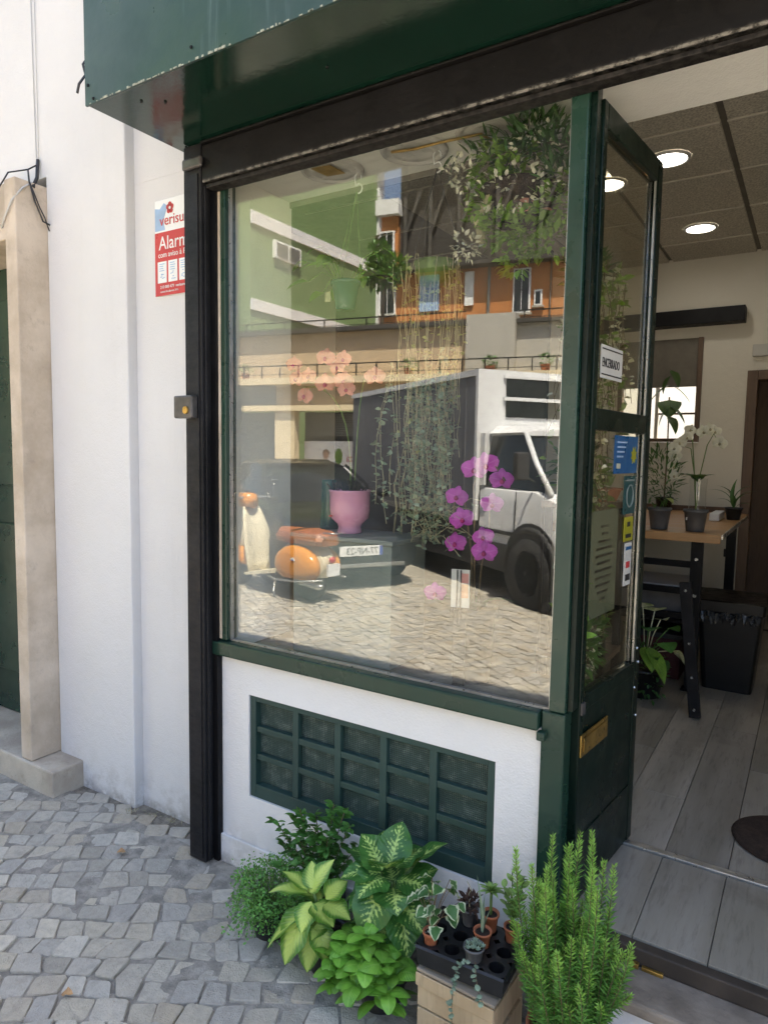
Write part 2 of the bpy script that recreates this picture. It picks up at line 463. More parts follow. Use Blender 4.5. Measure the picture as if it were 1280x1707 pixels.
class MB:
    def __init__(s):
        s.v, s.f, s.uv, s.tone, s.t0 = [], [], [], [], 0.0

    def add(s, vs, fs, uvs=None):
        k = len(s.v)
        s.v += [tuple(p) for p in vs]
        s.uv += list(uvs) if uvs else [(.5, .5)] * len(vs)
        s.tone += [s.t0] * len(vs)
        s.f += [tuple(i + k for i in f) for f in fs]
        return s

    def box(s, x0, x1, y0, y1, z0, z1):
        v = [(x, y, z) for z in (z0, z1) for y in (y0, y1) for x in (x0, x1)]
        return s.add(v, [(0, 2, 3, 1), (4, 5, 7, 6), (0, 1, 5, 4), (2, 6, 7, 3), (0, 4, 6, 2), (1, 3, 7, 5)])

    def obox(s, c, d, u, w, h, up=(0, 0, 1)):
        """box centred at c, half-length vector d, half-width w across, half-height h along up"""
        c, d, up = Vector(c), Vector(d), Vector(up)
        n = d.cross(up).normalized() * w
        up = n.cross(d).normalized() * h
        v = [c + a * d + b * n + e * up for e in (-1, 1) for b in (-1, 1) for a in (-1, 1)]
        return s.add(v, [(0, 2, 3, 1), (4, 5, 7, 6), (0, 1, 5, 4), (2, 6, 7, 3), (0, 4, 6, 2), (1, 3, 7, 5)])

    def tube(s, pts, r, n=6, cap=True):
        pts = [Vector(p) for p in pts]
        rs = r if isinstance(r, (list, tuple)) else [r] * len(pts)
        k = len(s.v)
        ref = None
        vs, fs = [], []
        for i, p in enumerate(pts):
            d = (pts[min(i + 1, len(pts) - 1)] - pts[max(i - 1, 0)]).normalized()
            if ref is None:
                ref = d.orthogonal().normalized()
            ref = (ref - d * ref.dot(d))
            ref = ref.normalized() if ref.length > 1e-5 else d.orthogonal().normalized()
            b = d.cross(ref)
            for j in range(n):
                a = 2 * math.pi * j / n
                vs.append(p + rs[i] * (math.cos(a) * ref + math.sin(a) * b))
        for i in range(len(pts) - 1):
            for j in range(n):
                j2 = (j + 1) % n
                fs.append((i * n + j, i * n + j2, (i + 1) * n + j2, (i + 1) * n + j))
        if cap:
            fs.append(tuple(range(n - 1, -1, -1)))
            fs.append(tuple((len(pts) - 1) * n + j for j in range(n)))
        return s.add(vs, fs)

    def cyl(s, p0, p1, r0, r1=None, n=16):
        return s.tube([p0, p1], [r0, r0 if r1 is None else r1], n)

    def lathe(s, prof, n=24, c=(0, 0, 0), sx=1.0, sy=1.0):
        vs, fs = [], []
        for r, z in prof:
            for j in range(n):
                a = 2 * math.pi * j / n
                vs.append((c[0] + r * sx * math.cos(a), c[1] + r * sy * math.sin(a), c[2] + z))
        for i in range(len(prof) - 1):
            for j in range(n):
                j2 = (j + 1) % n
                fs.append((i * n + j, i * n + j2, (i + 1) * n + j2, (i + 1) * n + j))
        return s.add(vs, fs)

    def disc(s, c, r, n=24, up=1, sx=1.0, sy=1.0):
        vs = [(c[0] + r * sx * math.cos(2 * math.pi * j / n), c[1] + r * sy * math.sin(2 * math.pi * j / n), c[2]) for j in range(n)]
        return s.add(vs, [tuple(range(n)) if up > 0 else tuple(range(n - 1, -1, -1))])

    def prism(s, poly, y0, y1):
        """x,z outline extruded between y0 and y1"""
        n = len(poly)
        vs = [(x, y0, z) for x, z in poly] + [(x, y1, z) for x, z in poly]
        fs = [tuple(range(n)), tuple(range(2 * n - 1, n - 1, -1))]
        fs += [(i, i + n, (i + 1) % n + n, (i + 1) % n) for i in range(n)]
        return s.add(vs, fs)

    def loft(s, secs, close=True):
        n = len(secs[0])
        vs = [p for q in secs for p in q]
        fs = []
        for i in range(len(secs) - 1):
            for j in range(n if close else n - 1):
                j2 = (j + 1) % n
                fs.append((i * n + j, i * n + j2, (i + 1) * n + j2, (i + 1) * n + j))
        if close:
            fs.append(tuple(range(n - 1, -1, -1)))
            fs.append(tuple((len(secs) - 1) * n + j for j in range(n)))
        return s.add(vs, fs)

    def leaf(s, b, t, w, arch=.15, fold=.2, prof='ovate', seg=6, roll=0.0, wave=0.0, cols=2):
        """blade from b to t, sagging/arching by arch*length, folded along the midrib"""
        b, t = Vector(b), Vector(t)
        d = t - b
        L = d.length or 1e-4
        d0 = d / L
        side = d0.cross(Vector((0, 0, 1)))
        side = side.normalized() if side.length > .05 else Vector((1, 0, 0))
        if roll:
            side = Matrix.Rotation(roll, 3, d0) @ side
        nrm = side.cross(d0)
        ph = RND.random() * 6
        vs, uvs, fs = [], [], []
        nc = 2 * cols + 1
        for i in range(seg + 1):
            q = i / seg
            if prof == 'ovate':
                ww = math.sin(math.pi * q ** .72) ** .85
            elif prof == 'lance':
                ww = math.sin(math.pi * q ** .8) ** .9 * (1 - .15 * q)
            elif prof == 'blade':
                ww = (1 - q ** 2.2) * min(1, q * 6 + .45)
            elif prof == 'oval':
                ww = math.sin(math.pi * min(.985, q) ** .88) ** .58
            elif prof == 'heart':
                ww = math.sin(math.pi * q ** .5) ** .75
            else:
                ww = math.sin(math.pi * min(.97, q * .93 + .07)) ** .55
            ww = max(0.0, ww) * w * .5
            p = b + d * q + nrm * (arch * L * 4 * q * (1 - q) * .5) - Vector((0, 0, 1)) * (0)
            for j in range(nc):
                e = (j - cols) / cols
                o = side * e * ww + nrm * (fold * abs(e) * ww + wave * ww * math.sin(q * 13 + ph + 2 * e) * abs(e))
                vs.append(p + o)
                uvs.append((.5 + .5 * e, q))
        for i in range(seg):
            for j in range(nc - 1):
                fs.append((i * nc + j, i * nc + j + 1, (i + 1) * nc + j + 1, (i + 1) * nc + j))
        return s.add(vs, fs, uvs)

    def blade(s, b, t, w):
        """needle or leaflet: one folded sliver"""
        b, t = Vector(b), Vector(t)
        d = t - b
        sd = d.cross(Vector((RND.uniform(-1, 1), RND.uniform(-1, 1), RND.uniform(-.3, 1)))).normalized() * w * .5
        m = b + d * .45
        return s.add([b, m - sd, t, m + sd], [(0, 1, 2, 3)], [(.5, 0), (.1, .45), (.5, 1), (.9, .45)])

    def build(s, name, mat, parent=None, smooth=False, bevel=0.0, kind=None, world=True, seg=2):
        me = bpy.data.meshes.new(name)
        off = WL.get(parent, Vector((0, 0, 0))) if (parent and world) else Vector((0, 0, 0))
        me.from_pydata([(x - off[0], y - off[1], z - off[2]) for x, y, z in s.v] if off.length else s.v, [], s.f)
        if any(u != (.5, .5) for u in s.uv):
            ul = me.uv_layers.new(name='UVMap')
            li = [0] * len(me.loops)
            me.loops.foreach_get('vertex_index', li)
            flat = []
            for i in li:
                flat += s.uv[i]
            ul.data.foreach_set('uv', flat)
        if any(s.tone):
            at = me.attributes.new('tone', 'FLOAT', 'POINT')
            at.data.foreach_set('value', s.tone)
        me.materials.append(M[mat] if isinstance(mat, str) else mat)
        if smooth:
            me.polygons.foreach_set('use_smooth', [True] * len(me.polygons))
        me.update()
        if smooth == 'auto':
            me.set_sharp_from_angle(angle=math.radians(28))
        o = bpy.data.objects.new(name, me)
        COL.objects.link(o)
        if parent:
            o.parent = parent
            WL[o] = WL.get(parent, Vector((0, 0, 0)))
        if bevel:
            bv = o.modifiers.new('bevel', 'BEVEL')
            bv.width = bevel
            bv.segments = seg
            bv.limit_method = 'ANGLE'
        if kind:
            o['kind'] = kind
        return o


def thing(name, label, cat, loc=(0, 0, 0), rz=0.0, group=None, kind=None):
    o = bpy.data.objects.new(name, None)
    o.empty_display_size = .1
    COL.objects.link(o)
    o.location = loc
    o.rotation_euler = (0, 0, rz)
    WL[o] = Vector(loc)
    if label:
        o['label'] = label
        o['category'] = cat
    if group:
        o['group'] = group
    if kind:
        o['kind'] = kind
    return o


def tag(o, label, cat, group=None):
    o['label'] = label
    o['category'] = cat
    if group:
        o['group'] = group
    return o


def box(name, mat, parent, x0, x1, y0, y1, z0, z1, bevel=0.0, **kw):
    return MB().box(x0, x1, y0, y1, z0, z1).build(name, mat, parent, bevel=bevel, **kw)


def text(name, body, size, mat, parent, origin, xdir, ydir, sx=1.0, align='LEFT', ext=.0006, world=True):
    """flat printed lettering lying in the plane spanned by xdir, ydir"""
    cu = bpy.data.curves.new('txt', 'FONT')
    cu.body = body
    cu.size = size
    cu.extrude = ext
    cu.align_x = align
    cu.resolution_u = 3
    tmp = bpy.data.objects.new('txt', cu)
    COL.objects.link(tmp)
    dg = bpy.context.evaluated_depsgraph_get()
    me = bpy.data.meshes.new_from_object(tmp.evaluated_get(dg))
    bpy.data.objects.remove(tmp)
    bpy.data.curves.remove(cu)
    X, Y = Vector(xdir).normalized(), Vector(ydir).normalized()
    Z = X.cross(Y)
    off = WL.get(parent, Vector()) if world else Vector()
    for v in me.vertices:
        v.co = Vector(origin) - off + X * v.co.x * sx + Y * v.co.y + Z * v.co.z
    me.materials.clear()
    me.materials.append(M[mat])
    me.name = name
    o = bpy.data.objects.new(name, me)
    COL.objects.link(o)
    o.parent = parent
    return o


def lerp(a, b, t):
    return tuple(x + (y - x) * t for x, y in zip(a, b))


def copy_tree(o, parent=None):
    c = o.copy()
    COL.objects.link(c)
    c.parent = parent
    for ch in [x for x in bpy.data.objects if x.parent == o]:
        copy_tree(ch, c)
    return c


# ================================================================== GROUND
ground = MB().box(-60, 60, -70, 25, -.4, -.0075).build('pavement', 'street', None, kind='structure')


def sett_cells():
    """wavy courses of split setts running diagonally to the shop front, each course cut to its own widths"""
    ang = math.radians(33.5)
    ux, uy = math.cos(ang), math.sin(ang)
    r = random.Random(3)
    S = .083

    def line(j, gx):
        return j * S + .020 * math.sin(gx * 1.9 + j * .05) + .009 * math.sin(gx * 5.3 + j * .7) + .006 * math.sin(gx * 11 + j * 2.1)

    def wp(gx, gy):
        return (gx * ux - gy * uy - 2.4, gx * uy + gy * ux - 1.6)
    out = []
    for j in range(-75, 75):
        gx = -8.0 + r.uniform(0, .1)
        sk0 = r.uniform(-.012, .012)
        while gx < 8.0:
            w = r.choice((.064, .072, .076, .080, .084, .090, .098)) + r.uniform(-.004, .004)
            sk1 = max(-.02, min(.02, sk0 * .5 + r.gauss(0, .0065)))
            q = [(gx - sk0, 0), (gx + w - sk1, 0), (gx + w + sk1, 1), (gx + sk0, 1)]
            c = []
            for x, k in q:
                c.append(wp(x + r.uniform(-.005, .005), line(j + k, x) + r.uniform(-.008, .008)))
            sk0 = sk1
            gx += w
            mx = sum(p[0] for p in c) / 4
            my = sum(p[1] for p in c) / 4
            if -6.9 < mx < .95 and -5.6 < my < -.045 + (.10 if mx < -1.95 else 0):
                if mx > -.62 and my > -.15:
                    continue
                if mx < -2.72 and my > -.14:
                    continue
                out.append((mx, my, tuple(c)))
    return out


def sett(mb, mx, my, c, r, o=(0, 0, 0)):
    gap = r.uniform(.045, .10)
    top = r.uniform(-.005, .005)
    tx, ty = r.uniform(-.06, .06), r.uniform(-.06, .06)
    ring = []
    for k in range(4):
        p, q = c[k], c[(k + 1) % 4]
        for t in (r.uniform(.04, .13), r.uniform(.86, .96)):
            ring.append(lerp(p, q, t))
    V = []
    for s_, z in ((1 - gap, -.03), (1 - gap, top - .0035), (1 - gap - .045, top)):
        for x, y in ring:
            dx, dy = x - mx, y - my
            zz = z + (dx * tx + dy * ty if z > -.02 else 0)
            V.append((mx + dx * s_ - o[0], my + dy * s_ - o[1], zz))
    V.append((mx - o[0], my - o[1], top + .0004))
    F = []
    for L in range(2):
        for k in range(8):
            F.append((L * 8 + k, L * 8 + (k + 1) % 8, L * 8 + 8 + (k + 1) % 8, L * 8 + 8 + k))
    F += [(16 + k, 16 + (k + 1) % 8, 24) for k in range(8)]
    mb.add(V, F)


cells = sett_cells()
rs = random.Random(8)


def in_view(mx, my):
    d = Vector((mx, my + 1.773, -1.55))
    z = d.dot(fwd)
    if z < .3:
        return 0
    x, y = d.dot(rt) / z, d.dot(dn) / z
    if abs(x) > .58 or abs(y) > .765 or my < -1.7:
        return 0
    return 1 / z


vis = sorted([c for c in cells if in_view(c[0], c[1]) > 0], key=lambda c: -in_view(c[0], c[1]))
near = set(id(c) for c in vis[:300])
rest = MB()
for c in cells:
    if id(c) in near:
        mb = MB()
        sett(mb, *c, rs, (c[0], c[1], 0))
        o = mb.build('cobblestone', 'sett', ground)
        o.location = (c[0], c[1], 0)
    else:
        rest.t0 = rs.random() + .001
        sett(rest, *c, rs)
rest.build('cobblestones', 'sett', ground, kind='stuff')
# sand and dust swept into the joints: level with the stones near the wall, washed out further off
sd = MB()
rn = random.Random(77)
nx, ny = 130, 62
from mathutils import noise as mnoise
for j in range(ny):
    for i in range(nx):
        x, y = -3.3 + i * .0215, -1.32 + j * .0215
        lvl = mnoise.fractal(Vector((x * 2.6, y * 2.6, 3)), 1.0, 2.0, 4)
        wallward = max(0.0, min(1.0, (y + .75) / .7))
        z = -.0074 + .0062 * wallward + .0036 * lvl + rn.uniform(-.0008, .0008)
        sd.v.append((x, y, max(-.0074, min(.0032, z))))
        sd.uv.append((.5, .5))
        sd.tone.append(0.0)
for j in range(ny - 1):
    for i in range(nx - 1):
        a = j * nx + i
        sd.f.append((a, a + 1, a + nx + 1, a + nx))
sd.build('joint_sand', 'joint_sand', ground, True, kind='stuff')

# ================================================================== SHOP BUILDING
bld = thing('shop_building', 'white plastered shop building with green framed window and green canopy', 'building', (-1.9, .1, 0))
box('upper_wall', 'white_wall', bld, -2.41, 6.5, .105, .388, 2.62, 6.2)
box('pilaster', 'white_wall', bld, -2.95, -2.41, .06, .388, -.02, 6.2, .006)
box('upper_left_wall', 'white_wall', bld, -9, -2.944, .0602, .388, 2.742, 6.2)
box('side_wall', 'white_wall', bld, -2.409, -1.90, .105, .388, -.02, 2.619)
box('far_wall', 'white_wall', bld, -9, -4.06, .06, .388, -.02, 2.741)
box('right_wall', 'white_wall', bld, .95, 6.5, .0, .388, -.02, 2.52)
box('roof', 'stone_slab', bld, -9.1, 6.6, .04, 4.5, 6.2, 6.35)
box('rear_wall', 'white_wall', bld, -9, 6.5, 4.3, 4.42, 3.1, 6.19)

bw = thing('low_wall', 'white painted low wall under the shop window around the green vent', 'wall', (-1.2, .02, 0))
# wall with an opening for the vent: four pieces butted together
VX0, VX1, VZ0, VZ1 = -1.69, -.73, .285, .668
box('wall_left', 'white_base', bw, -1.90, VX0, .006, .06, -.03, .80)
box('wall_right', 'white_base', bw, VX1, -.598, .006, .06, -.03, .80)
box('wall_top', 'white_base', bw, VX0, VX1, .006, .06, VZ1, .80)
box('wall_bottom', 'white_base', bw, VX0, VX1, .006, .06, -.03, VZ0)
box('plinth', 'white_base', bw, -1.845, -.61, -.006, .0055, -.03, .105, .004)
box('backing', 'black_metal', bw, -1.90, -.6, .061, .075, -.03, .795)

# ------------------------------------------------ vent
vt = thing('vent_grille', 'dark green louvre vent with wire mesh panes set in the white low wall', 'vent', (-1.21, .03, VZ0))
cw = (VX1 - VX0)
box('frame', 'green_vent', vt, VX0 + .001, VX0 + .028, .012, .05, VZ0 + .001, VZ1 - .001, .002)
box('frame', 'green_vent', vt, VX1 - .026, VX1 - .001, .012, .05, VZ0 + .001, VZ1 - .001, .002)
box('frame', 'green_vent', vt, VX0 + .028, VX1 - .026, .012, .05, VZ1 - .022, VZ1 - .001, .002)
box('frame', 'green_vent', vt, VX0 + .028, VX1 - .026, .012, .05, VZ0 + .001, VZ0 + .05, .002)


def meshmat():
    t = NT('wire_mesh')
    x, y, z = t.sep(t.coord())
    hx = t.math('ABSOLUTE', t.math('SINE', t.math('MULTIPLY', x, 480.0)))
    hz = t.math('ABSOLUTE', t.math('SINE', t.math('ADD', t.math('MULTIPLY', z, 480.0), t.math('MULTIPLY', t.noise(5, 3), 3.0))))
    hole = t.math('MULTIPLY', t.ramp(hx, .35, .75), t.ramp(hz, .35, .75))
    k = t.mix(hole, t.mix(t.ramp(t.noise(22, 6, .7), .45, .7), (.030, .068, .060), (.13, .175, .16)), (.008, .014, .013))
    t.col(k)
    t.rough(.5)
    t.bump(t.math('ADD', t.math('MULTIPLY', hole, -1.0), t.math('MULTIPLY', t.noise(30, 4), .8)), .7, .004)
    return t.m


M['mesh'] = meshmat()
cx0, cx1, cz0, cz1 = VX0 + .028, VX1 - .026, VZ0 + .05, VZ1 - .022
for i in range(5):
    for j in range(3):
        a, b = cx0 + (cx1 - cx0) * i / 5, cx0 + (cx1 - cx0) * (i + 1) / 5
        c, d = cz0 + (cz1 - cz0) * j / 3, cz0 + (cz1 - cz0) * (j + 1) / 3
        yy = .038 + RND.uniform(-.003, .003)
        box('mesh_pane', 'mesh', vt, a, b, yy, yy + .008, c, d)
for i in range(1, 5):
    a = cx0 + (cx1 - cx0) * i / 5
    box('upright', 'green_vent', vt, a - .013, a + .013, .016, .036, cz0, cz1, .002)
for j in range(1, 3):
    a = cz0 + (cz1 - cz0) * j / 3
    for i in range(5):
        p, q = cx0 + (cx1 - cx0) * i / 5 + (.013 if i else 0), cx0 + (cx1 - cx0) * (i + 1) / 5 - (.013 if i < 4 else 0)
        box('crossbar', 'green_vent', vt, p, q, .018, .036, a - .011, a + .011, .002)

# ------------------------------------------------ display window
dw = thing('display_window', 'large shop window in dark green frame reflecting the sunny street', 'window', (-1.2, .0, .8))
box('jamb', 'green_frame', dw, -1.856, -1.79, -.004, .05, .853, 2.53, .004)
box('head', 'green_frame', dw, -1.856, -.577, .0, .05, 2.475, 2.528, .004)
box('sill', 'green_frame', dw, -1.862, -.60, -.022, .05, .797, .851, .007)
pst = box('corner_post', 'green_frame', dw, -.576, -.531, -.006, .055, .856, 2.529, .004)
box('post_foot', 'green_frame', dw, -.597, -.531, -.003, .06, -.02, .853, .005)
box('post_side', 'green_door', dw, -.5305, -.515, .012, .056, .86, 2.528, .002)
box('bracket', 'green_frame', dw, -.602, -.578, -.028, -.003, .775, .80, .004)
box('glass_bead', 'alu', dw, -1.789, -1.783, .012, .026, .853, 2.474)
box('glass_bead', 'alu', dw, -.582, -.577, .012, .026, .853, 2.474)
box('glass_bead', 'alu', dw, -1.782, -.583, .012, .026, .8515, .858)
box('pane', 'glass', dw, -1.784, -.580, .0275, .0335, .853, 2.474)

# ------------------------------------------------ roller shutter guide, lintel beam, lock
sg = thing('shutter_guide', 'tall dark steel roller shutter guide rail left of the window', 'rail', (-1.89, -.03, 0))
box('channel', 'steel_post', sg, -1.932, -1.846, -.062, .0, .005, 2.60, .004)
box('inner_lip', 'steel_post', sg, -1.846, -1.838, -.05, -.036, .01, 2.46, .002)
box('slot_back', 'black_metal', sg, -1.8459, -1.822, -.02, .004, .0, 2.47)
box('wood_strip', 'stone_jamb', sg, -1.8215, -1.812, -.008, .004, .86, 2.46)
box('face_strip', 'steel_post', sg, -1.912, -1.858, -.0665, -.0622, .02, 2.50, .0015)
box('top_hook', 'lock_grey', sg, -1.925, -1.83, -.078, -.0625, 2.515, 2.553, .008)
lk = thing('shutter_lock', 'small square grey key box on the shutter guide rail', 'lock', (-1.905, -.07, 1.66))
box('housing', 'lock_grey', lk, -1.955, -1.862, -.098, -.067, 1.662, 1.742, .006)
MB().cyl((-1.89, -.0985, 1.69), (-1.89, -.103, 1.69), .014, .013, 16).build('key_hole', 'brass', lk)

sb = thing('shutter_beam', 'scuffed black steel shutter beam under the green canopy', 'beam', (-.5, -.03, 2.45))
box('beam_face', 'steel_dark', sb, -1.845, 3.0, -.058, -.006, 2.474, 2.592, .004)
MB().tube([(-1.84, -.056, 2.472), (-.4, -.057, 2.472), (3.0, -.056, 2.473)], .0045, 8).build('worn_edge', 'steel_edge', sb, True)
box('bottom_lip', 'steel_lip', sb, -1.832, 3.0, -.052, -.006, 2.449, 2.462, .003)
box('top_seam', 'steel_lip', sb, -1.84, 3.0, -.070, -.020, 2.593, 2.600, .002)

# ------------------------------------------------ canopy
cn = thing('canopy', 'dark green painted sheet metal canopy box over the shop front', 'canopy', (-.5, -.2, 2.61))
box('front_panel', 'green_sheet', cn, -1.972, .02, -.412, -.405, 2.603, 3.62)
box('front_panel', 'green_sheet', cn, .022, 3.5, -.412, -.405, 2.603, 3.62)
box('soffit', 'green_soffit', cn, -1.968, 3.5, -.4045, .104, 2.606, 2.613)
box('end_panel', 'green_sheet', cn, -1.972, -1.966, -.4045, .104, 2.6135, 3.62)
box('top_panel', 'green_sheet', cn, -1.972, 3.5, -.412, .104, 3.621, 3.63)
eb = MB()
for i in range(240):
    x = -1.95 + i * .0125 + RND.uniform(-.004, .004)
    if RND.random() < .62:
        h = RND.uniform(.001, .006)
        eb.box(x, x + RND.uniform(.004, .014), -.4135, -.4122, 2.603, 2.604 + h)
eb.build('chipped_edge', pm('chipped', (.30, .31, .25), .8, 0, .4, 60), cn, kind='stuff')
for i, (x, z) in enumerate(((-1.955, 2.66), (-1.93, 2.615), (-1.5, 2.64), (-1.1, 2.66), (-.6, 2.64), (-.3, 2.66), (-.9, 3.1), (-1.6, 3.1))):
    MB().cyl((x, -.413, z), (x, -.416, z), .005, .004, 8).build('rivet', 'black_metal', cn)
for x, y in ((-1.80, -.34), (-1.74, -.30), (-1.2, -.2), (-.8, -.33), (-.5, -.12), (-1.93, -.05)):
    MB().cyl((x, y, 2.6055), (x, y, 2.602), .005, .004, 8).build('rivet', 'black_metal', cn)
tag(MB().tube([(-1.976, -.40, 2.75), (-1.983, -.41, 2.73), (-1.978, -.405, 2.70), (-1.99, -.42, 2.67), (-2.0, -.42, 2.645)], .004, 6).build('wire_hook', 'cable', None), 'short black wire hook at the left end of the green canopy', 'hook')

# ------------------------------------------------ alarm sign on the recessed wall
al = thing('alarm_sign', 'red and white alarm company sign on the white wall, cut off by the rail', 'sign', (-2.16, .10, 2.16))
SX, SZ = -2.280, 2.160
box('plate', 'sign_white', al, SX, -1.99, .0985, .1045, SZ, 2.530, .002)
box('red_field', 'sign_red', al, SX, -1.99, .0975, .0984, SZ, 2.405)
sk = MB()
sk.prism([(SX + .002, 2.412), (SX + .06, 2.412), (SX + .05, 2.45), (SX + .075, 2.50), (SX + .055, 2.515), (SX + .03, 2.495), (SX + .002, 2.50)], .0975, .0984)
sk.build('sky_print', 'sign_blue', al)
fl = MB()
ctr = (SX + .09, 2.492)
for k in range(5):
    a = math.pi / 2 + k * 2 * math.pi / 5
    p = (ctr[0] + .012 * math.cos(a), ctr[1] + .013 * math.sin(a))
    fl.prism([(p[0] + .0105 * math.cos(q * math.pi / 4), p[1] + .0105 * math.sin(q * math.pi / 4)) for q in range(8)], .0968, .0974)
fl.build('emblem', 'sign_red', al)
MB().prism([(ctr[0] + .006 * math.cos(q * math.pi / 4), ctr[1] + .006 * math.sin(q * math.pi / 4)) for q in range(8)], .0962, .0967).build('emblem_dot', 'sign_white', al)
X_, Z_ = (1, 0, 0), (0, 0, 1)
text('lettering', 'verisure', .058, 'sign_red', al, (SX + .03, .0972, 2.43), X_, Z_, 1.0)
text('lettering', 'Alarme', .074, 'sign_white', al, (SX + .024, .0968, 2.338), X_, Z_, .92)
text('lettering', 'com aviso à Polícia', .030, 'sign_white', al, (SX + .02, .0968, 2.308), X_, Z_, .95)
for k in range(3):
    x = SX + .016 + k * .062
    box('picture_box', 'sign_white', al, x, x + .052, .0966, .0973, 2.21, 2.292)
    ln = MB()
    for q in range(4):
        ln.box(x + .010, x + .042 - RND.uniform(0, .012), .0958, .0964, 2.281 - q * .0085, 2.284 - q * .0085)
    for q in range(7):
        xx, zz = x + RND.uniform(.012, .036), 2.217 + RND.uniform(0, .03)
        ln.box(xx, xx + .008, .0958, .0964, zz, zz + .003)
    ln.build('small_print', 'sign_blue', al)
text('lettering', '210 000 479  verisure.pt', .016, 'sign_white', al, (SX + .03, .0968, 2.188), X_, Z_)
text('lettering', 'central de alarmes 24 h', .011, 'sign_white', al, (SX + .03, .0968, 2.172), X_, Z_)

# ------------------------------------------------ neighbour doorway
nd = thing('stone_doorway', 'beige stone door surround with jamb and lintel at the left edge', 'doorway', (-3.2, 0, 0))
box('jamb', 'stone_jamb', nd, -3.035, -2.951, -.082, .30, .117, 2.70, .006)
box('lintel', 'stone_jamb', nd, -4.06, -3.036, -.06, .30, 2.46, 2.70, .006)
box('back_post', 'stone_jamb', nd, -4.06, -3.90, -.06, .30, .117, 2.459, .006)
tag(box('door_step', 'stone_step', None, -4.2, -2.775, -.092, .38, -.02, .115, .008), 'worn grey beige stone step below the neighbouring doorway', 'step')
ndr = thing('green_house_door', 'dark green house door behind the stone jamb at far left', 'door', (-3.5, .22, .118))
box('panel', 'green_frame', ndr, -3.90, -3.04, .205, .245, .12, 2.458, .003)
box('raised_panel', 'green_frame', ndr, -3.75, -3.15, .19, .204, .35, 1.15, .01)
box('raised_panel', 'green_frame', ndr, -3.75, -3.15, .19, .204, 1.35, 2.3, .01)
MB().tube([(-3.45, .17, .78), (-3.42, .165, .9), (-3.4, .165, 1.12), (-3.42, .17, 1.2)], .011, 8).build('handle', 'alu', ndr, True)

cb = MB()
cb.tube([(-3.02, .055, 3.62), (-3.017, .055, 3.2), (-3.012, .056, 2.84), (-3.0, .055, 2.76)], .0022, 5)
cb.tube([(-2.995, .056, 3.62), (-2.992, .055, 3.2), (-2.994, .056, 2.9), (-2.99, .054, 2.80)], .0016, 5)
tag(cb.build('hanging_cable', 'cable_white', None, True), 'thin pale wire running down the white wall above the stone doorway', 'cable')
cb = MB()
cb.tube([(-2.99, .05, 2.80), (-2.985, .0, 2.76), (-2.99, -.085, 2.72), (-3.04, -.10, 2.66), (-3.09, -.09, 2.60), (-3.1, -.08, 2.52)], .0035, 5)
cb.tube([(-2.985, .0, 2.76), (-2.945, -.02, 2.70), (-2.94, .0, 2.62), (-2.93, .03, 2.54), (-2.92, .055, 2.53)], .004, 5)
cb.tube([(-2.945, -.02, 2.70), (-2.938, .02, 2.60), (-2.934, .04, 2.56), (-2.925, .055, 2.505)], .003, 5)
cb.tube([(-2.99, .05, 2.82), (-2.984, .04, 2.74), (-2.95, .0, 2.68)], .008, 5)
tag(cb.build('looped_cable', 'cable', None, True), 'black cables looping over the top of the stone door jamb', 'cable')
tag(MB().tube([(-2.955, .0, 2.70), (-2.945, -.05, 2.66), (-2.96, -.09, 2.60), (-3.02, -.088, 2.54), (-3.05, -.085, 2.50)], .0045, 5).build('white_cable', 'cable_white', None, True), 'white cable end sagging across the stone jamb', 'cable')

# ------------------------------------------------ step and entrance floor
FZ = .265
est = thing('entrance_step', 'worn stone door sill with white riser in front of the shop entrance', 'step', (.1, -.05, 0))
box('riser', 'white_base', est, -.53, 1.2, -.10, .08, -.02, .178)
box('sill_slab', 'stone_slab', est, -.529, 1.2, -.115, .06, .1785, .213, .008)
box('nosing', 'nosing_dark', est, -.529, 1.2, .018, .052, .2135, .262, .004)
box('brass_stop', 'brass', est, -.345, -.315, .004, .017, .2135, .228, .002)
box('brass_stop', 'brass', est, -.308, -.255, .006, .017, .2135, .224, .002)

flr = box('floor', 'black_metal', None, -.53, 1.45, .053, .42, .10, FZ - .010, kind='structure')
box('subfloor', 'black_metal', flr, -3.3, 1.6, .4205, 4.1, .10, FZ - .010)
pw = .185
for i in range(-10, 8):
    xa = -.344 + i * pw
    if xa > 1.25 or xa < -1.5:
        continue
    if xa > -.72:
        box('plank', 'plank', flr, max(xa, -.528) + .001, xa + pw - .001, .056, .488, FZ - .0098, FZ, .0012)
    y = .518 + (i % 3) * -.42
    while y < 4.0:
        a, b = max(y, .518), min(y + 1.25, 4.0)
        if b - a > .05:
            box('plank', 'plank', flr, xa + .001, xa + pw - .001, a + .001, b - .001, FZ - .0098, FZ, .0012)
        y += 1.25
tag(box('threshold_strip', 'alu', None, -.47, 1.4, .489, .517, FZ - .0095, FZ + .009, .003), 'pale metal threshold strip across the wooden floor', 'threshold')

# ------------------------------------------------ room shell
rm = box('room_wall', 'room_wall', None, -3.32, -3.2, .39, 4.1, .1, 3.3, kind='structure')
box('side_wall', 'room_wall', rm, 1.5, 1.62, .39, 4.1, .1, 3.3)
